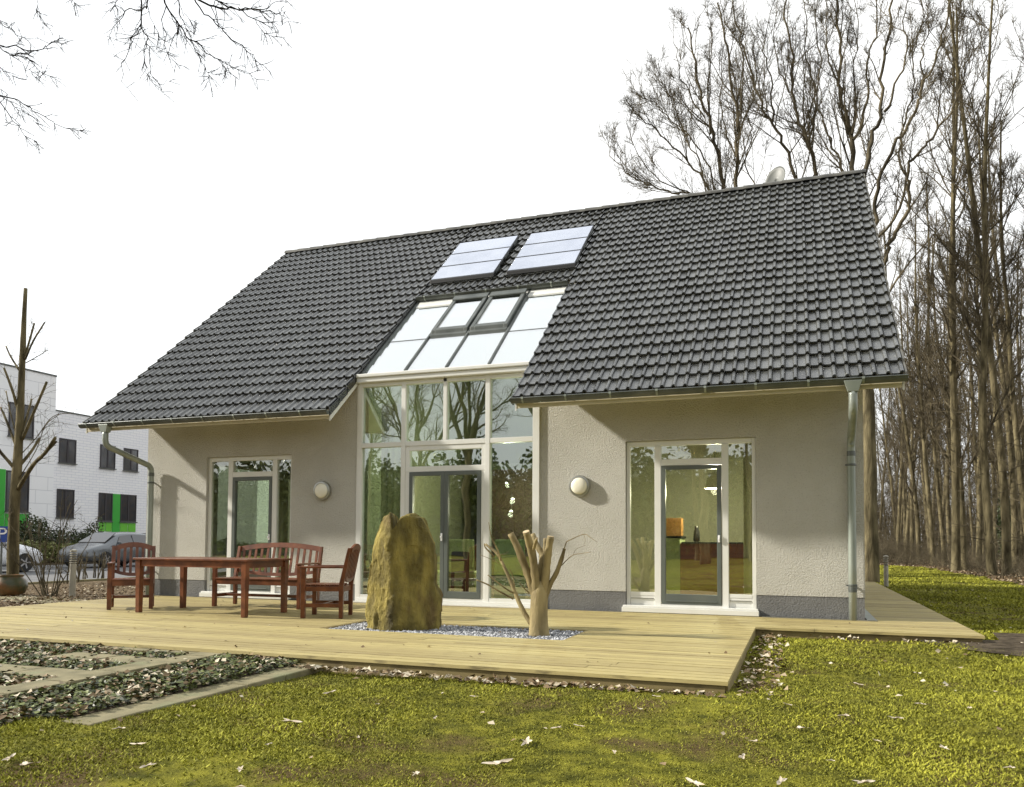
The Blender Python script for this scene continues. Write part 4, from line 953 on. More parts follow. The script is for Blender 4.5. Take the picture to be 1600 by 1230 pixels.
for i,(x,y,k,s) in enumerate([(-4.5,-31,'oak',22),(-8.5,-27,'forest',31),(-1.5,-29,'forest',34),(-13,-30,'oak',23),(-19,-33,'oak',21),(-25,-37,'oak',24),(-16,-42,'forest2',33),(-6,-40,'forest',32),(2.5,-35,'oak',21),(-31,-42,'forest2',35),(-11,-37,'oak',22),(6,-30,'forest',31),(-2.5,-37,'forest2',35)]):
    tree('bare_tree_behind_viewer',k,s,x,y,1,i*1.3,'bare tree mirrored in the windows of the house','tree','trees mirrored in the windows').name='mirrored_tree'
# oak over the viewer whose branch tips hang into the upper left
ov=empty('overhanging_oak',(-6,-15.5,-.12),0,'bare oak whose dark branch tips hang into the upper left','tree');O=Vector(ov.location)
r=np.random.default_rng(77);A=Tubes();C=Tubes()
P,R=growth(r,np.array([[0,0,0.0]]),np.array([[.02,.04,1]]),np.array([7.5]),np.array([.36]),np.array([.27]),10,.03,.03);A.add(P,R,16);top=P[0,-1]
def ZL(px,py,Y): return np.array(at(px/3.3333,py/3.3333,Y)-O)
TL=[([(733,-60),(733,55),(742,145),(765,190),(765,230),(780,300),(785,390),(830,435),(885,425)],4.2,1,-3.6),
([(733,55),(655,48),(640,95),(583,138),(580,220)],3,1,-3.6),([(742,145),(690,190),(688,235),(640,330),(640,425),(685,487)],3,1,-3.6),
([(765,230),(755,300),(760,375),(800,440),(860,497)],2,.7,-3.6),([(775,-60),(768,30),(733,55)],4,3,-3.6),([(768,30),(780,90),(820,170),(830,205)],2,.7,-3.6),
([(850,-60),(865,35),(925,110),(965,180),(1050,248),(1130,305),(1180,325),(1260,375),(1345,418)],5,1,-4.1),([(865,35),(845,140),(858,240),(875,280),(940,345)],2.5,1,-4.1),
([(925,110),(935,140),(900,220),(875,280)],2.5,1.5,-4.1),([(985,205),(1040,300),(1085,375),(1130,390)],2.3,1,-4.1),([(1085,375),(1088,405),(1095,435)],1.2,.7,-4.1),([(1130,305),(1180,370),(1245,415)],1.8,.7,-4.1),
([(930,-60),(930,40),(950,110),(985,160),(1000,220)],3,1,-4.0),([(970,-60),(1040,45),(1110,105),(1160,165),(1230,225),(1320,280),(1335,325),(1385,350)],4,1,-4.6),
([(960,-60),(1080,25),(1150,42),(1240,40),(1340,52),(1440,72),(1480,30)],5.5,1.5,-4.4),([(1240,40),(1330,100),(1430,135),(1530,115)],3,.7,-4.4),([(1330,100),(1380,170),(1490,200)],2,.7,-4.4),
([(1020,-60),(1200,30),(1380,55),(1410,20),(1500,-10)],4,1,-4.9),([(640,-60),(610,0),(600,40),(560,60)],2,.7,-3.8),([(960,70),(1010,110),(1060,130)],1.5,.7,-4.0),
([(-80,215),(0,233),(120,262),(200,268),(255,235),(310,215),(350,232)],4,1,-4.6),([(-80,180),(0,245),(60,290),(130,280),(200,268)],3,2,-4.6),
([(60,290),(120,330),(170,395),(230,385)],2,.7,-4.6),([(60,290),(140,310),(240,390),(350,457)],2.4,1,-4.6),([(-80,470),(0,498),(50,505),(120,540),(200,600),(280,640),(350,672),(440,678)],4,1,-5.0),
([(-60,430),(30,570),(100,650),(130,710),(205,745)],3,1,-5.0),([(-60,400),(30,500),(75,550),(140,600),(205,652)],2,.8,-5.0),([(-60,60),(0,120),(50,150),(100,190),(155,205),(205,190)],2.5,.8,-4.8),
([(180,-60),(190,40),(210,85),(250,155)],1.6,.7,-4.4),([(-60,330),(0,360),(70,400)],2,.8,-4.9),([(345,-40),(370,10),(410,30)],1.5,.7,-4.4)]
heads=[]
for pp,a,b,Y in TL:
    k0=depth(at(pp[0][0]/3.333,pp[0][1]/3.333,Y))/FPX/3.3333
    q=np.array([ZL(x,y,Y+.12*i) for i,(x,y) in enumerate(pp)])
    # smooth resample
    t=np.linspace(0,len(q)-1,(len(q)-1)*3+1);Q=np.stack([np.interp(t,np.arange(len(q)),q[:,c]) for c in range(3)],1);Q[1:-1]+=r.normal(0,.012,(len(Q)-2,3))
    Rr=np.linspace(a,b,len(Q))*k0*1.0
    C.add(Q[None],Rr[None],6)
    if pp[0][1]<=-40 or pp[0][0]<=-60: heads.append((Q[0],Rr[0]))
    s=kids(r,Q[None],Rr[None],int(len(Q)*.8)+3,.15,1,.7,.3,.22,.55,-.10,.0040);P2,R2=growth(r,s[0],s[1],np.clip(s[2],.15,.7),s[3],np.full(len(s[2]),.0028),5,.14,-.03);C.add(P2,R2,4)
    s=kids(r,P2,R2,2,.2,1,.7,.3,.45,.7,0,.0022);P3,R3=growth(r,s[0],s[1],np.maximum(s[2],.08),s[3],np.full(len(s[2]),.0015),3,.15,-.02);C.add(P3,R3,3)
# limbs joining those twigs to the trunk, high above the frame
gl={}
for h,rad in heads: gl.setdefault(round(h[0]/1.8),[]).append((h,rad))
for g,hs in gl.items():
    c=np.mean([h for h,_ in hs],0);hub=c*.72+top*.28+np.array([0,0,2.2])
    t=np.linspace(0,1,9)[:,None];Q=(1-t)**2*top+2*t*(1-t)*((top+hub)/2+np.array([0,0,1.8]))+t*t*hub;Q[1:-1]+=r.normal(0,.05,(7,3));C.add(Q[None],np.linspace(.15,.05,9)[None],8)
    s=kids(r,Q[None],np.linspace(.15,.05,9)[None],8,.2,.9,.9,.2,.3,.4,.4);P2,R2=growth(r,s[0],s[1],s[2],s[3],np.full(8,.01),8,.12,.1);C.add(P2,R2,5)
    for h,rad in hs:
        t=np.linspace(0,1,7)[:,None];mid=(hub+h)/2+np.array([0,0,.7]);Q=(1-t)**2*hub+2*t*(1-t)*mid+t*t*h;C.add(Q[None],np.linspace(max(.035,rad*1.5),rad,7)[None],6)
A.build('trunk',MT['barkdark'],ov);C.build('crown',MT['barkdark'],ov)
# ------------------------------------------------------------------ left garden trees
def Z2(px,py,Y=0.0): return at(px/2.12,420+py/2.12,Y)
pt=empty('pollarded_tree',(-14.42,0,-.1),0,'pollarded young tree with stubby cut branches standing left of the terrace','tree');o0=Vector(pt.location)
k=depth(pt.location)/FPX/2.12
m=MB();q=[Z2(x,y) for x,y in[(42,1085),(44,900),(50,750),(58,640),(66,500),(70,400),(76,260),(80,160),(85,65)]];limb(m,q,19*k,6*k,14,3,.08)
o=m.build('trunk',MT['bark'],pt,smooth=True);o.location=-o0
m=MB();tw=Tubes()
for i,(pp,w,Y) in enumerate([([(80,300),(100,230),(114,180)],4,0),([(84,300),(110,240),(148,178)],3.5,-.3),([(66,340),(35,290),(20,257)],3.5,.2),([(86,312),(125,290),(160,268)],1.5,0),([(60,470),(40,400),(13,328)],5,-.3),([(74,565),(110,480),(155,375)],5.5,-.2),([(72,545),(95,470),(105,432)],4,.3),([(58,600),(20,500),(2,460)],4.5,.2),([(60,570),(35,480),(20,405)],2.5,.4),([(55,670),(30,640),(0,605),(-25,560)],6,-.2),([(62,655),(100,610),(132,560)],5.5,.3),([(60,730),(110,650),(150,610),(183,560)],7,-.4),([(130,630),(160,600),(186,573)],5,-.4),([(65,620),(120,560),(175,490),(240,478)],1.6,.2),([(60,700),(120,600),(150,520),(200,480)],1.5,-.2)]):
    q=[Z2(x,y,Y*j/2) for j,(x,y) in enumerate(pp)];limb(m,q,w*k,w*k*.68,9,i,.15)
    Q=np.array([list(v-o0) for v in q]);Q=np.stack([np.interp(np.linspace(0,len(Q)-1,7),np.arange(len(Q)),Q[:,c]) for c in range(3)],1)
    s=kids(rng,Q[None],np.full((1,7),.02),7,.1,1,.7,.3,.4,.25,.15,.003);P2,R2=growth(rng,s[0],s[1],np.clip(s[2],.2,.9),s[3]*0+.0045,np.full(len(s[2]),.002),6,.18,.03);tw.add(P2,R2,3)
    s=kids(rng,P2,R2,3,.2,1,.7,.3,.4,.7,0,.002);P3,R3=growth(rng,s[0],s[1],s[2],s[3],np.full(len(s[2]),.0015),3,.2,.02);tw.add(P3,R3,3)
o=m.build('crown',MT['bark'],pt,smooth=True);o.location=-o0
tw.build('crown',MT['barkfar'],pt)
def shrub(name,x,y,n,h,label,seed,spread=.5,group=None,rad=.011):
    r=np.random.default_rng(seed);T=Tubes();a=r.uniform(0,6.28,n);s=r.uniform(.02,.14,n)
    S=np.stack([np.cos(a)*s,np.sin(a)*s,np.zeros(n)],1);q=r.uniform(.1,spread,n);D=np.stack([np.cos(a)*q,np.sin(a)*q,np.ones(n)],1)
    P,R=growth(r,S,D,r.uniform(.65,1,n)*h,np.full(n,rad),np.full(n,rad*.4),9,.09,.01);T.add(P,R,5)
    s=kids(r,P,R,6,.3,1,.75,.25,.32,.6,.0,.003);P2,R2=growth(r,s[0],s[1],s[2],s[3],np.full(len(s[2]),.0025),6,.16,.0);T.add(P2,R2,4)
    s=kids(r,P2,R2,4,.2,1,.8,.3,.4,.7,0,.0025);P3,R3=growth(r,s[0],s[1],s[2],s[3],np.full(len(s[2]),.0018),4,.2,.0);T.add(P3,R3,3)
    o=T.build(name,MT['barkfar'],None);o.location=(x,y,-.1);tag(o,label,'shrub',group);return o
shrub('bare_shrub',-13.05,-.35,15,2.0,'wide bare shrub of thin arching stems between pollarded tree and bollard',3)
for i,(u,v) in enumerate([(107,912),(118,910),(134,905),(144,903),(160,906),(128,907),(152,904)]):
    g=Vector(CP);rr=[CR[j]*(u-CX)/FPX+CU[j]*(CY-v)/FPX+CF[j] for j in range(3)];t=(-.1-CP[2])/rr[2]
    x,y=CP[0]+rr[0]*t,CP[1]+rr[1]*t
    s_=1 
    shrub('young_hedge_plant',x,y,3,.78,'thin bare hedge plant in the short row beside the parking road',40+i,.12,'bare hedge plants by the road',rad=.02)
# ------------------------------------------------------------------ leafy masses
def leaves(r,P,size,N=None,flat=.0,curl=.25):
    n=len(P);a=norm(r.normal(0,1,(n,3))*np.array([1,1,1-flat]));q=norm(r.normal(0,1,(n,3)));b=norm(np.cross(a,q))
    if flat: a[:,2]*=.35;a=norm(a);b=norm(np.cross(np.array([0,0,1.0])+r.normal(0,.35,(n,3)),a))
    s=(size*r.uniform(.6,1.25,n))[:,None];w=s*.42
    nn=np.cross(a,b)
    v=np.stack([P-a*s*.5,P+b*w+nn*s*curl*.4,P+a*s*.5,P-b*w+nn*s*curl*.4],1).reshape(-1,3)
    f=np.arange(n*4).reshape(n,4);f=np.concatenate([f[:,[0,1,2]],f[:,[0,2,3]]])
    return v,f
def hedge(name,x0,x1,y0,y1,z1,n,size,m,label,cat,seed,rough=.35,kind=None):
    r=np.random.default_rng(seed);P=np.stack([r.uniform(x0,x1,n),r.uniform(y0,y1,n),np.zeros(n)],1)
    # bumpy top, leaves mostly near the outside
    top=z1*(1-rough*.5+rough*np.array([noise.noise(Vector((p[0]*.7,p[1]*.7,seed))) for p in P]))
    u=r.uniform(0,1,n)**.6;P[:,2]=-.1+top*u
    cx,cy=(x0+x1)/2,(y0+y1)/2;sh=1-.25*u**3
    P[:,0]=cx+(P[:,0]-cx)*sh;P[:,1]=cy+(P[:,1]-cy)*np.where(abs(y1-y0)<6,sh,1)
    v,f=leaves(r,P,size);t=np.repeat(np.clip(r.normal(.45,.25,n),0,1),4)
    o=link_mesh(name,v,f,m,attrs={'tone':t});tag(o,label,cat,kind=kind);return o
hedge('low_hedge',-33.6,-31.6,-5,40,1.0,26000,.14,MT['hedgelight'],'low yellow green hedge along the far side of the road','hedge',1,.25)
hedge('evergreen_bushes',-37.6,-34.0,6,20.6,2.4,56000,.11,MT['hedge'],'dark evergreen bushes in front of the white building, left part','bushes',2,.9)
hedge('evergreen_bushes',-37.6,-35.5,20.8,34,1.3,30000,.11,MT['hedge'],'lower dark evergreen bushes before the green window panels','bushes',3,.5)
hedge('mirrored_hedge',-75,14,-48,-44,8.5,60000,.42,MT['hedge'],'dark hedge mirrored in the lower window panes','hedge',4,.45)
hedge('ivy_thicket',10.8,12,40,41.5,4.2,5000,.13,MT['hedge'],'dark ivy mass behind the front trunks of the wood','ivy',8,.4)
mh=bpy.data.objects['mirrored_hedge'];nm=len(mh.data.vertices)
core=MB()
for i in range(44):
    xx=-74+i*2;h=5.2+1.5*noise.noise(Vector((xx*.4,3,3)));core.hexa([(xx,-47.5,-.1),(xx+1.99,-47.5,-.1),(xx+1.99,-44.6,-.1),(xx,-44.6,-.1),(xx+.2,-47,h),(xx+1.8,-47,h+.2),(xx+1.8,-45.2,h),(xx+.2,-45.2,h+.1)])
core.build('gap_blocker',MT['black'],mh)  # black boxes added inside the hedge to close sky gaps in reflections
# undergrowth of the wood
r=np.random.default_rng(9);n=2600;y=r.uniform(16,75,n);x=np.interp(y,[13,16,30,33,34,75],[6.0,6.0,5.8,4.6,3.0,3.0])+r.exponential(2.6,n)+.15
S=np.stack([x,y,np.full(n,-.12)],1);D=np.stack([r.normal(0,.45,n),r.normal(0,.45,n),np.ones(n)],1)
T=Tubes();P,R=growth(r,S,D,r.uniform(.3,1.0,n)*np.interp(y,[16,40,75],[.8,2.2,3.4]),np.full(n,.008),np.full(n,.004),6,.22,-.03);T.add(P,R,3)
s=kids(r,P,R,5,.1,1,.9,.3,.45,.7,.0,.004);P2,R2=growth(r,s[0],s[1],s[2],s[3],np.full(len(s[2]),.003),4,.22,0);T.add(P2,R2,3)
tag(T.build('undergrowth',MT['barkfar']),'tangled bare brown undergrowth at the foot of the wood','undergrowth',kind='stuff')
sheet('forest_floor',[(5.75,12),(40,12),(60,110),(3,110),(2.6,34),(4.3,32.8),(5.5,30)],-.095,MT['litterground'])
# far thicket closing the wood
r=np.random.default_rng(19);n=3600;x=r.uniform(-2,46,n);y=r.uniform(70,118,n);S=np.stack([x,y,np.full(n,-.12)],1);D=np.stack([r.normal(0,.12,n),r.normal(0,.12,n),np.ones(n)],1)
T=Tubes();P,R=growth(r,S,D,r.uniform(3,11,n),r.uniform(.015,.04,n),np.full(n,.01),8,.07,.02);T.add(P,R,3)
s=kids(r,P,R,8,.15,1,.7,.3,.3,.5,.1,.012);P2,R2=growth(r,s[0],s[1],s[2],s[3],np.full(len(s[2]),.008),4,.18,.03);T.add(P2,R2,3)
tag(T.build('far_thicket',MT['barkfar']),'dense brown mass of thin saplings far inside the wood','thicket',kind='stuff')
# ------------------------------------------------------------------ leaf litter, ivy bed, moss blades
def scatter_leaves(name,P,size,m,label,cat,seed,flat=1,curl=.3,lo=0,hi=1,dark=None):
    r=np.random.default_rng(seed);v,f=leaves(r,P,size,flat=.6,curl=curl);t=np.repeat(r.uniform(lo,hi,len(P))**(dark or 1),4)
    o=link_mesh(name,v,f,m,attrs={'tone':t});tag(o,label,cat,kind='stuff');return o
def U(r,n,x0,x1,y0,y1,z0,z1): return np.stack([r.uniform(x0,x1,n),r.uniform(y0,y1,n),r.uniform(z0,z1,n)],1)
r=np.random.default_rng(15)
P=U(r,66000,-9.5,-4.06,-9.6,-5.16,-.085,-.03)
def onslab(p):
    x,y=p[:,0],p[:,1];s=(x>-5.17)&(x<-4.86)
    for y1,y0,xl in((-5.16,-5.5,-6.25),(-5.78,-6.10,-6.2),(-6.52,-6.85,-7.2),(-7.26,-7.58,-7.2),(-7.97,-8.37,-7.2)): s|=(y<y1-.01)&(y>y0+.01)&(x>xl)&(x<-5.1)
    return s
P=P[~((P[:,1]<-7.72)&(P[:,0]>-4.25))]
P=P[~onslab(P)|(r.uniform(0,1,len(P))<.04)]
hh=np.array([noise.noise(Vector((p[0]*2.2,p[1]*2.2,1))) for p in P]);P[:,2]+=.03*hh
k=r.uniform(0,1,len(P))<.90-.2*(hh<-.2)
scatter_leaves('ivy_cover',P[k],.042,MT['ivy'],'dark green ivy ground cover around the stone slabs','ground cover',16,dark=1.2)
scatter_leaves('leaf_litter',P[~k]+np.array([0,0,.012]),.055,MT['leaf'],'dry brown leaves caught in the ivy bed','leaf litter',17,curl=.5)
P=U(r,420,-4.1,-.5,-5.55,-5.42,-.095,-.07);P[:,1]-=abs(r.normal(0,.04,len(P)));Q=U(r,210,-.46,-.2,-5.6,-1.45,-.09,-.05);Q[:,0]+=abs(r.normal(0,.06,len(Q)))
Q2=U(r,50,-.4,1.9,-1.62,-1.42,-.09,-.06)
scatter_leaves('leaf_litter',np.concatenate([P,Q,Q2]),.06,MT['leaf'],'pale dry leaves drifted along the edge of the timber deck','leaf litter',18,lo=.1,curl=.5,dark=1.2)
P=np.concatenate([U(r,5500,-16,-10.95,-4.8,6,-.09,-.06),U(r,1500,-13,-10.95,-4.8,0,-.09,-.03)])
scatter_leaves('leaf_litter',P,.058,MT['leaf'],'brown leaves covering the bed left of the terrace','leaf litter',19,dark=2.6)
yy=r.uniform(13,60,26000);P=np.stack([np.interp(yy,[13,16,30,33,34,60],[5.7,5.7,5.55,4.2,3,3])+r.exponential(3.5,len(yy)),yy,r.uniform(-.09,-.03,len(yy))],1)
scatter_leaves('leaf_litter',P,.10,MT['leaf'],'brown leaf litter on the floor of the wood','leaf litter',20,dark=1.5,hi=.85)
P=U(r,130,-10.5,1.8,-5.3,-.1,.006,.010);P=P[(P[:,1]<-1.4)&(P[:,0]<-.6)|(P[:,1]>-1.35)]
scatter_leaves('leaf_crumbs',P,.035,MT['leaf'],'tiny leaf crumbs lying on the deck boards','leaf litter',22,dark=2.5)
P=U(r,900,-4,9,-9.2,12,-.08,-.06);P=P[[inlawn(*p[:2]) for p in P]]
scatter_leaves('leaf_crumbs',P,.045,MT['leaf'],'small leaf scraps strewn over the lawn','leaf litter',23,lo=.2)
# moss / grass blades
def blades(n,dist0,dist1,size,seed):
    r=np.random.default_rng(seed)
    d=r.uniform(dist0**.4,dist1**.4,n)**2.5;a=r.uniform(-.72,.70,n)      # metres from the viewer and bearing
    x=CP[0]+d*(CF[0]+CR[0]*a);y=CP[1]+d*(CF[1]+CR[1]*a)
    ok=np.array([inlawn(p,q) and q>-9.6 for p,q in zip(x,y)])
    x,y=x[ok],y[ok]
    den=np.array([noise.noise(Vector((p*.9,q*.9,3)))+.6*noise.noise(Vector((p*3.1,q*3.1,9))) for p,q in zip(x,y)])
    bare=np.array([noise.noise(Vector((p*.55+4,q*.55,7))) for p,q in zip(x,y)])+.25*den
    keep=r.uniform(0,1,len(x))>np.clip((bare-.16)*3.0,0,.88)
    x,y,den=x[keep],y[keep],den[keep]
    z=np.array([-.105+.5*und(p,q) for p,q in zip(x,y)])-.004
    n=len(x);dd=np.hypot(x-CP[0],y-CP[1]);s=size*(dd/3)**.72*r.uniform(.4,1.3,n)*(1+.45*den);an=r.uniform(0,6.28,n);lx=r.normal(0,.8,n);ly=r.normal(0,.8,n)
    B=np.stack([x,y,z],1);w=s*.42
    side=np.stack([np.cos(an)*w,np.sin(an)*w,0*w],1);tip=np.stack([lx*s,ly*s,s],1)
    V=np.stack([B-side,B+side,B+tip],1).reshape(-1,3);F=np.arange(3*n).reshape(-1,3)
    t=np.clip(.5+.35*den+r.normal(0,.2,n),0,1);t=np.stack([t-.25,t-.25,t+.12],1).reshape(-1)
    return V,F,t
Vs=[];Fs=[];Ts=[];b=0
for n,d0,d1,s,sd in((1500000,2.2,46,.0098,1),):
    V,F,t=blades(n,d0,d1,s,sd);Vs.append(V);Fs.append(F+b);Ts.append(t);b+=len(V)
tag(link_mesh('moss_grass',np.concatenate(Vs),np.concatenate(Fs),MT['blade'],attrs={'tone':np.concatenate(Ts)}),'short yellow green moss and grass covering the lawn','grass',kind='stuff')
# larger oak leaves one can count on the lawn
def oakleaf(seed,s):
    r=random.Random(seed);N=26;V=[(0,0,.0)];out=[]
    for i in range(N):
        t=i/N*2*math.pi;L=.5*(1+.38*math.cos(5*t+r.uniform(-.3,.3)))*(1.25 if abs(math.cos(t))>.8 else .8)
        x=math.cos(t)*L*s*1.1;y=math.sin(t)*L*s*.62
        V.append((x,y,.012+.05*s*math.sin(3*t+seed)+.25*y*y/s))
    F=[(0,1+i,1+(i+1)%N) for i in range(N)]
    return V,F
lp=[oakleaf(i,.105) for i in range(5)];lm=[]
spots=[(455,1128,1.1),(515,1085,1.0),(780,1190,1.4),(823,1160,1.3),(650,1205,.8),(1250,1143,1.0),(1340,1067,.8),(1235,1112,.6),(1322,1127,.9),(1440,1105,.8),(1475,1170,.9),(1160,1185,.9),(1085,1228,1),(345,1082,.9),(300,1075,.6),(40,1200,1.2),(15,1190,.9),(215,1168,.8),(188,1145,1),(230,1200,.9),(375,1205,.7),(680,1120,.5),(905,1138,.6),(870,1140,.6),(960,1178,.6),(1400,1130,.9),(1430,1050,.7),(1555,1080,.6),(1580,1200,.7),(1220,1225,1.0),(1350,1228,1),(1025,1095,.6),(740,1090,.6),(590,1100,.5),(1180,1160,.7),(1480,1030,.6),(1370,1160,.5),(720,1063,.5),(1020,1050,.6),(840,1062,.6),(420,1165,.5),(560,1150,.5),(1515,1110,.7),(1300,1190,.6)]
first={}
for i,(u,v,s) in enumerate(spots):
    rr=[CR[j]*(u-CX)/FPX+CU[j]*(CY-v)/FPX+CF[j] for j in range(3)];t=(-.095-CP[2])/rr[2];x,y=CP[0]+rr[0]*t,CP[1]+rr[1]*t
    if not inlawn(x,y): continue
    k=i%5
    if k in first: o=first[k].copy();COL.objects.link(o)
    else: o=link_mesh('oak_leaf',lp[k][0],lp[k][1],MT['paleleaf'],smooth=True);first[k]=o
    o.name='oak_leaf';o.location=(x,y,-.088+.5*und(x,y));o.rotation_euler=(rnd.uniform(-.1,.1),rnd.uniform(-.1,.1),rnd.uniform(0,6.28));o.scale=(s*.66,)*3
    tag(o,'dry pale oak leaf lying singly on the mossy lawn','leaf','single oak leaves on the lawn')
# ------------------------------------------------------------------ white building across the road
XF=-40.0;KF=40/35
def fy(y): return CP[1]+(y-CP[1])*KF
def fz(z): return CP[2]+(z-CP[2])*KF
wb=empty('office_building',(XF,20,-.15),0,'white brick office building with green window panels beyond the road','building');w0=Vector(wb.location)
def wp(o): o.location=-w0;o.parent=wb;return o
y1=fy(17.94);zt=fz(9.12);zl=fz(7.45)
m=MB();m.box(XF-14,XF,y1,fy(34),-.3,zl);wp(m.build('wall',MT['brick']))
m=MB();m.box(XF-14,XF+.25,fy(4),y1-.003,-.3,zt);wp(m.build('clad_wall',MT['cladding']))
m=MB();m.box(XF-14.1,XF+.04,y1+.001,fy(34.1),zl+.001,zl+.08);m.box(XF-14.1,XF+.30,fy(3.9),y1,zt+.001,zt+.08);build_each(m,'coping',MT['zinc'],None,wp)
def win(ya,yb,za,zb,mull=1,x=XF,split=None):
    ya,yb,za,zb=fy(ya),fy(yb),fz(za),fz(zb)
    m=MB();f=.07
    m.box(x-.02,x+.05,ya,ya+f,za,zb);m.box(x-.02,x+.05,yb-f,yb,za,zb);m.box(x-.02,x+.05,ya+f,yb-f,za,za+f);m.box(x-.02,x+.05,ya+f,yb-f,zb-f,zb)
    for k in range(mull):
        c=ya+(yb-ya)*(k+1)/(mull+1);m.box(x-.02,x+.045,c-.05,c+.05,za+f,zb-f)
    o=wp(m.build('window',MT['brownfar']))
    m=MB();m.box(x+.002,x+.02,ya+f,yb-f,za+f,zb-f);g=m.build('pane',MT['darkglass']);g.parent=o
    m=MB();m.box(x,x+.12,ya-.05,yb+.05,za-.05,za-.001);g=m.build('sill',MT['zinc']);g.parent=o
win(18.37,19.36,4.88,6.12);win(20.87,21.86,4.85,6.1);win(22.44,23.44,4.84,6.08);win(18.32,19.33,2.1,3.55)
win(24.5,25.5,4.84,6.06)
for a,b in((20.86,21.75),(22.29,23.4)): win(a,b,2.0,3.51);
def panel(ya,yb,za,zb,mt,x=XF):
    m=MB();m.box(x+.001,x+.04,fy(ya),fy(yb),fz(za),fz(zb));wp(m.build('panel',MT[mt]))
panel(21.77,22.27,.9,3.50,'greenpanel')
for a,b in((20.9,21.29),(21.34,21.73),(22.31,22.82),(22.87,23.38)):
    panel(a,b,1.45,1.93,'limepanel');panel(a,b,.9,1.38,'limepanel')
win(15.45,16.75,5.85,7.45,1,XF+.25);panel(14.9,15.38,1.6,4.25,'greenpanel',XF+.25);win(15.42,16.6,2.3,4.22,1,XF+.25);panel(15.42,16.6,1.5,2.2,'greenpanel',XF+.25)
win(12.6,13.9,5.85,7.45,1,XF+.25);win(12.6,13.9,2.3,4.2,1,XF+.25);win(9.6,10.9,5.85,7.45,1,XF+.25);win(9.6,10.9,2.3,4.2,1,XF+.25)
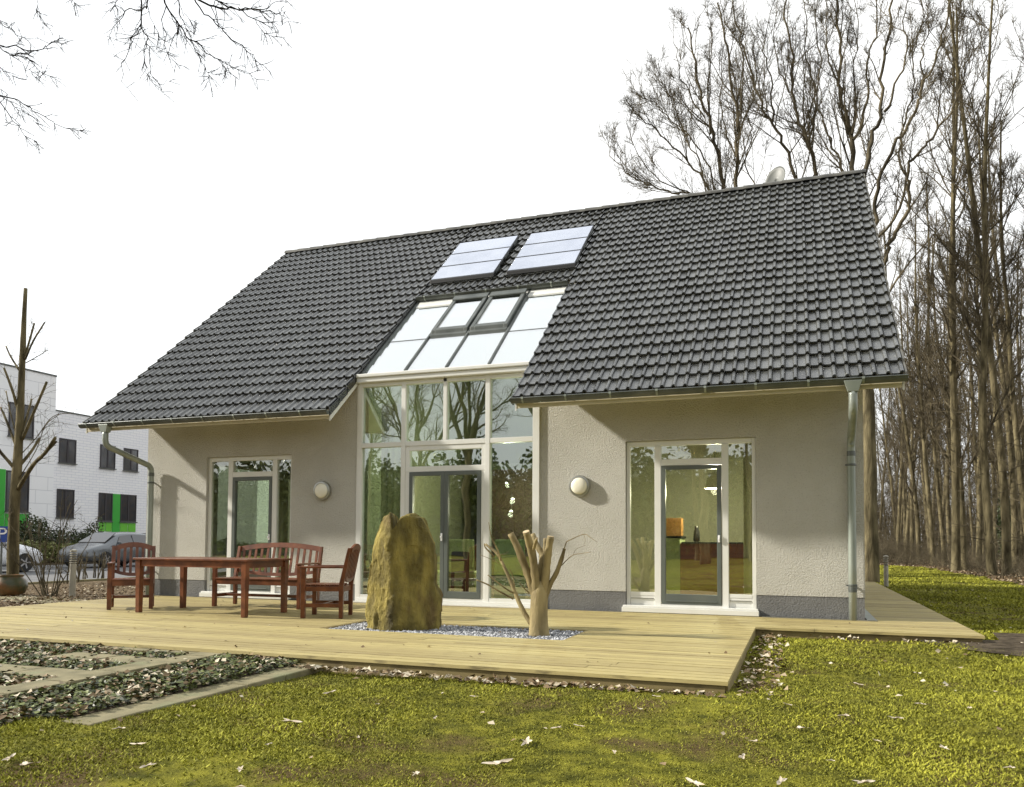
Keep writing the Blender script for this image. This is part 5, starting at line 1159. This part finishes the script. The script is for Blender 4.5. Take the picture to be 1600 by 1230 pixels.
# ------------------------------------------------------------------ cars
def car(x,y,rz,paint,label,L=4.45,Wd=.88,hatch=True):
    """length along +x locally, nose at +x"""
    r=empty('parked_car',(x,y,-.125),rz,label,'car','cars parked across the road')
    hl=L/2
    # station: x, underside, belt, top, half width, roof half width
    st=[(-hl,.42,.72,.78,.66,.55),(-hl+.06,.30,.80,.98,.78,.62),(-hl+.25,.24,.86,1.10,.85,.64),(-hl+.55,.20,.90,1.30,.88,.60),(-hl+1.0,.19,.91,1.42,.89,.60),(-hl+1.6,.19,.90,1.46,.90,.61),(-hl+2.2,.19,.89,1.455,.90,.61),(-hl+2.6,.19,.88,1.40,.90,.60),(-hl+3.0,.19,.87,1.22,.90,.62),(-hl+3.4,.19,.87,.99,.89,.68),(-hl+3.8,.20,.84,.90,.88,.66),(-hl+4.15,.22,.76,.80,.84,.60),(hl-.1,.26,.64,.68,.74,.52),(hl,.34,.52,.56,.64,.46)]
    V=[];F=[];ring=None
    for (sx,zb,zbelt,zt_,w,rw) in st:
        half=[(0,zb),(w*.9,zb),(w,zb+.14),(w*1.0,(zb+zbelt)/2+.05),(w*.965,zbelt),((w*.965*.25+rw*.75) if zt_-zbelt>.15 else w*.8,zbelt+(zt_-zbelt)*.80),(rw*.85,zt_-.008),(0,zt_)]
        pr=half+[(-a,b) for a,b in half[-2:0:-1]];ring=len(pr)
        V+=[(sx,a,b) for a,b in pr]
    for i in range(len(st)-1):
        for k in range(ring): F.append((i*ring+k,i*ring+(k+1)%ring,(i+1)*ring+(k+1)%ring,(i+1)*ring+k))
    F.append(tuple(range(ring))[::-1]);F.append(tuple((len(st)-1)*ring+k for k in range(ring)))
    m=MB();m.add(V,F);o=m.build('body',MT[paint],r,smooth=True);sd=o.modifiers.new('s','SUBSURF');sd.levels=1;sd.render_levels=2
    # side windows, windscreen, rear window
    def P(sx,k,off=.014):
        xs=[s[0] for s in st];f=lambda j:float(np.interp(sx,xs,[s[j] for s in st]));zb,zbelt,zt_,w,rw=[f(j) for j in(1,2,3,4,5)]
        z=zbelt+(zt_-zbelt)*k;yy=w*.965+((w*.965*.25+rw*.75)-w*.965)*k/.8
        return Vector((sx,yy+off,z))
    m=MB()
    for s in(-1,1):
        for xa,xb in((-hl+.75,-hl+1.15),(-hl+1.20,-hl+2.02),(-hl+2.08,-hl+3.0)):
            q=[]
            for sx,k in((xa,.07),(xb,.07),(xb if xb<-hl+2.9 else -hl+2.66,.80),(xa if xa>-hl+.8 else -hl+.95,.80)):
                p=P(sx,k);q.append(Vector((p.x,p.y*s,p.z)))
            m.prism(q,(0,-.02*s,0))
    def cross(xa,xb,za,zb_,ya,yb): m.prism([Vector((xa,-ya,za)),Vector((xa,ya,za)),Vector((xb,yb,zb_)),Vector((xb,-yb,zb_))],(.0,0,-.03))
    cross(-hl+3.42,-hl+2.70,1.03,1.42,.66,.52);cross(-hl+.20,-hl+.66,1.14,1.41,.56,.50)
    build_each(m,'window',MT['darkglass'],r)
    for wx in(-hl+.82,hl-.90):
        for s in(-1,1):
            e=MB();e.lathe([(.22,-.10),(.315,-.10),(.33,-.06),(.33,.06),(.315,.10),(.22,.10)],(wx,s*(.80) ,.325),28,'y');w_=e.build('wheel',MT['tyre'],r,autosmooth=40)
            e=MB();e.lathe([(.215,-.02),(.215,.02),(.05,.03)],(wx,s*.87,.325),20,'y')
            for k in range(5):
                a=k*2*math.pi/5;e.beam((wx,s*.905,.325),(wx+.2*math.cos(a),s*.905,.325+.2*math.sin(a)),.05,.02,up=(0,1,0))
            e.build('rim',MT['rim'],w_)
    e=MB()
    for s in(-1,1):
        e=MB();e.hexa([(hl-.34,s*.60-.10,.60),(hl-.05,s*.56-.12,.58),(hl-.16,s*.72-.02,.60),(hl-.42,s*.80-.02,.62),(hl-.38,s*.60-.10,.70),(hl-.12,s*.56-.12,.66),(hl-.22,s*.74-.02,.69),(hl-.46,s*.80-.02,.74)]);e.build('headlight',MT['rim'],r,bevel=.02)
        e=MB();e.box(hl-1.52,hl-1.40,s*.98-.07,s*.98+.07,.93,1.04);e.build('mirror',MT[paint],r,bevel=.02)
        e=MB();e.box(-hl+.10,-hl+.26,s*.76-.06,s*.76+.06,.84,.98);e.build('tail_light',MT['redwood'],r,bevel=.02)
    return r
car(-27.0,14.35,-math.pi/2+.06,'carbody','dark grey estate car parked across the road partly hidden by the house corner')
car(-25.6,7.15,math.pi/2,'carsilver','silver car parked at the left edge behind the pollarded tree')
# parking sign
r=empty('parking_sign',(-24.6,10.9,-.1),math.radians(52),'small blue parking sign with a white P above the silver car','sign')
sx,sy=[float(v) for v in at(3,835,0)][:2];tt=(at(3,835,0)-Vector(CP));f=23.5/tt.length;p=Vector(CP)+tt*f;r.location=(p.x,p.y,-.1)
zc=p.z+.1
m=MB();m.tube([(0,.03,0),(0,.03,zc+.2)],.025,8);m.build('post',MT['zinc'],r)
m=MB();m.box(-.24,.24,-.01,.01,zc-.2,zc+.2);m.build('plate',MT['blue'],r)
c=bpy.data.curves.new('letter_p','FONT');c.body='P';c.size=.42;c.extrude=.004;c.align_x='CENTER';c.align_y='CENTER'
o=bpy.data.objects.new('letter_p',c);COL.objects.link(o);bpy.context.view_layer.update()
dg=bpy.context.evaluated_depsgraph_get();me=bpy.data.meshes.new_from_object(o.evaluated_get(dg));bpy.data.objects.remove(o)
me.materials.clear();me.materials.append(MT['signwhite']);o=bpy.data.objects.new('letter',me);COL.objects.link(o);o.parent=r;o.location=(0,-.016,zc);o.rotation_euler=(math.pi/2,0,0)
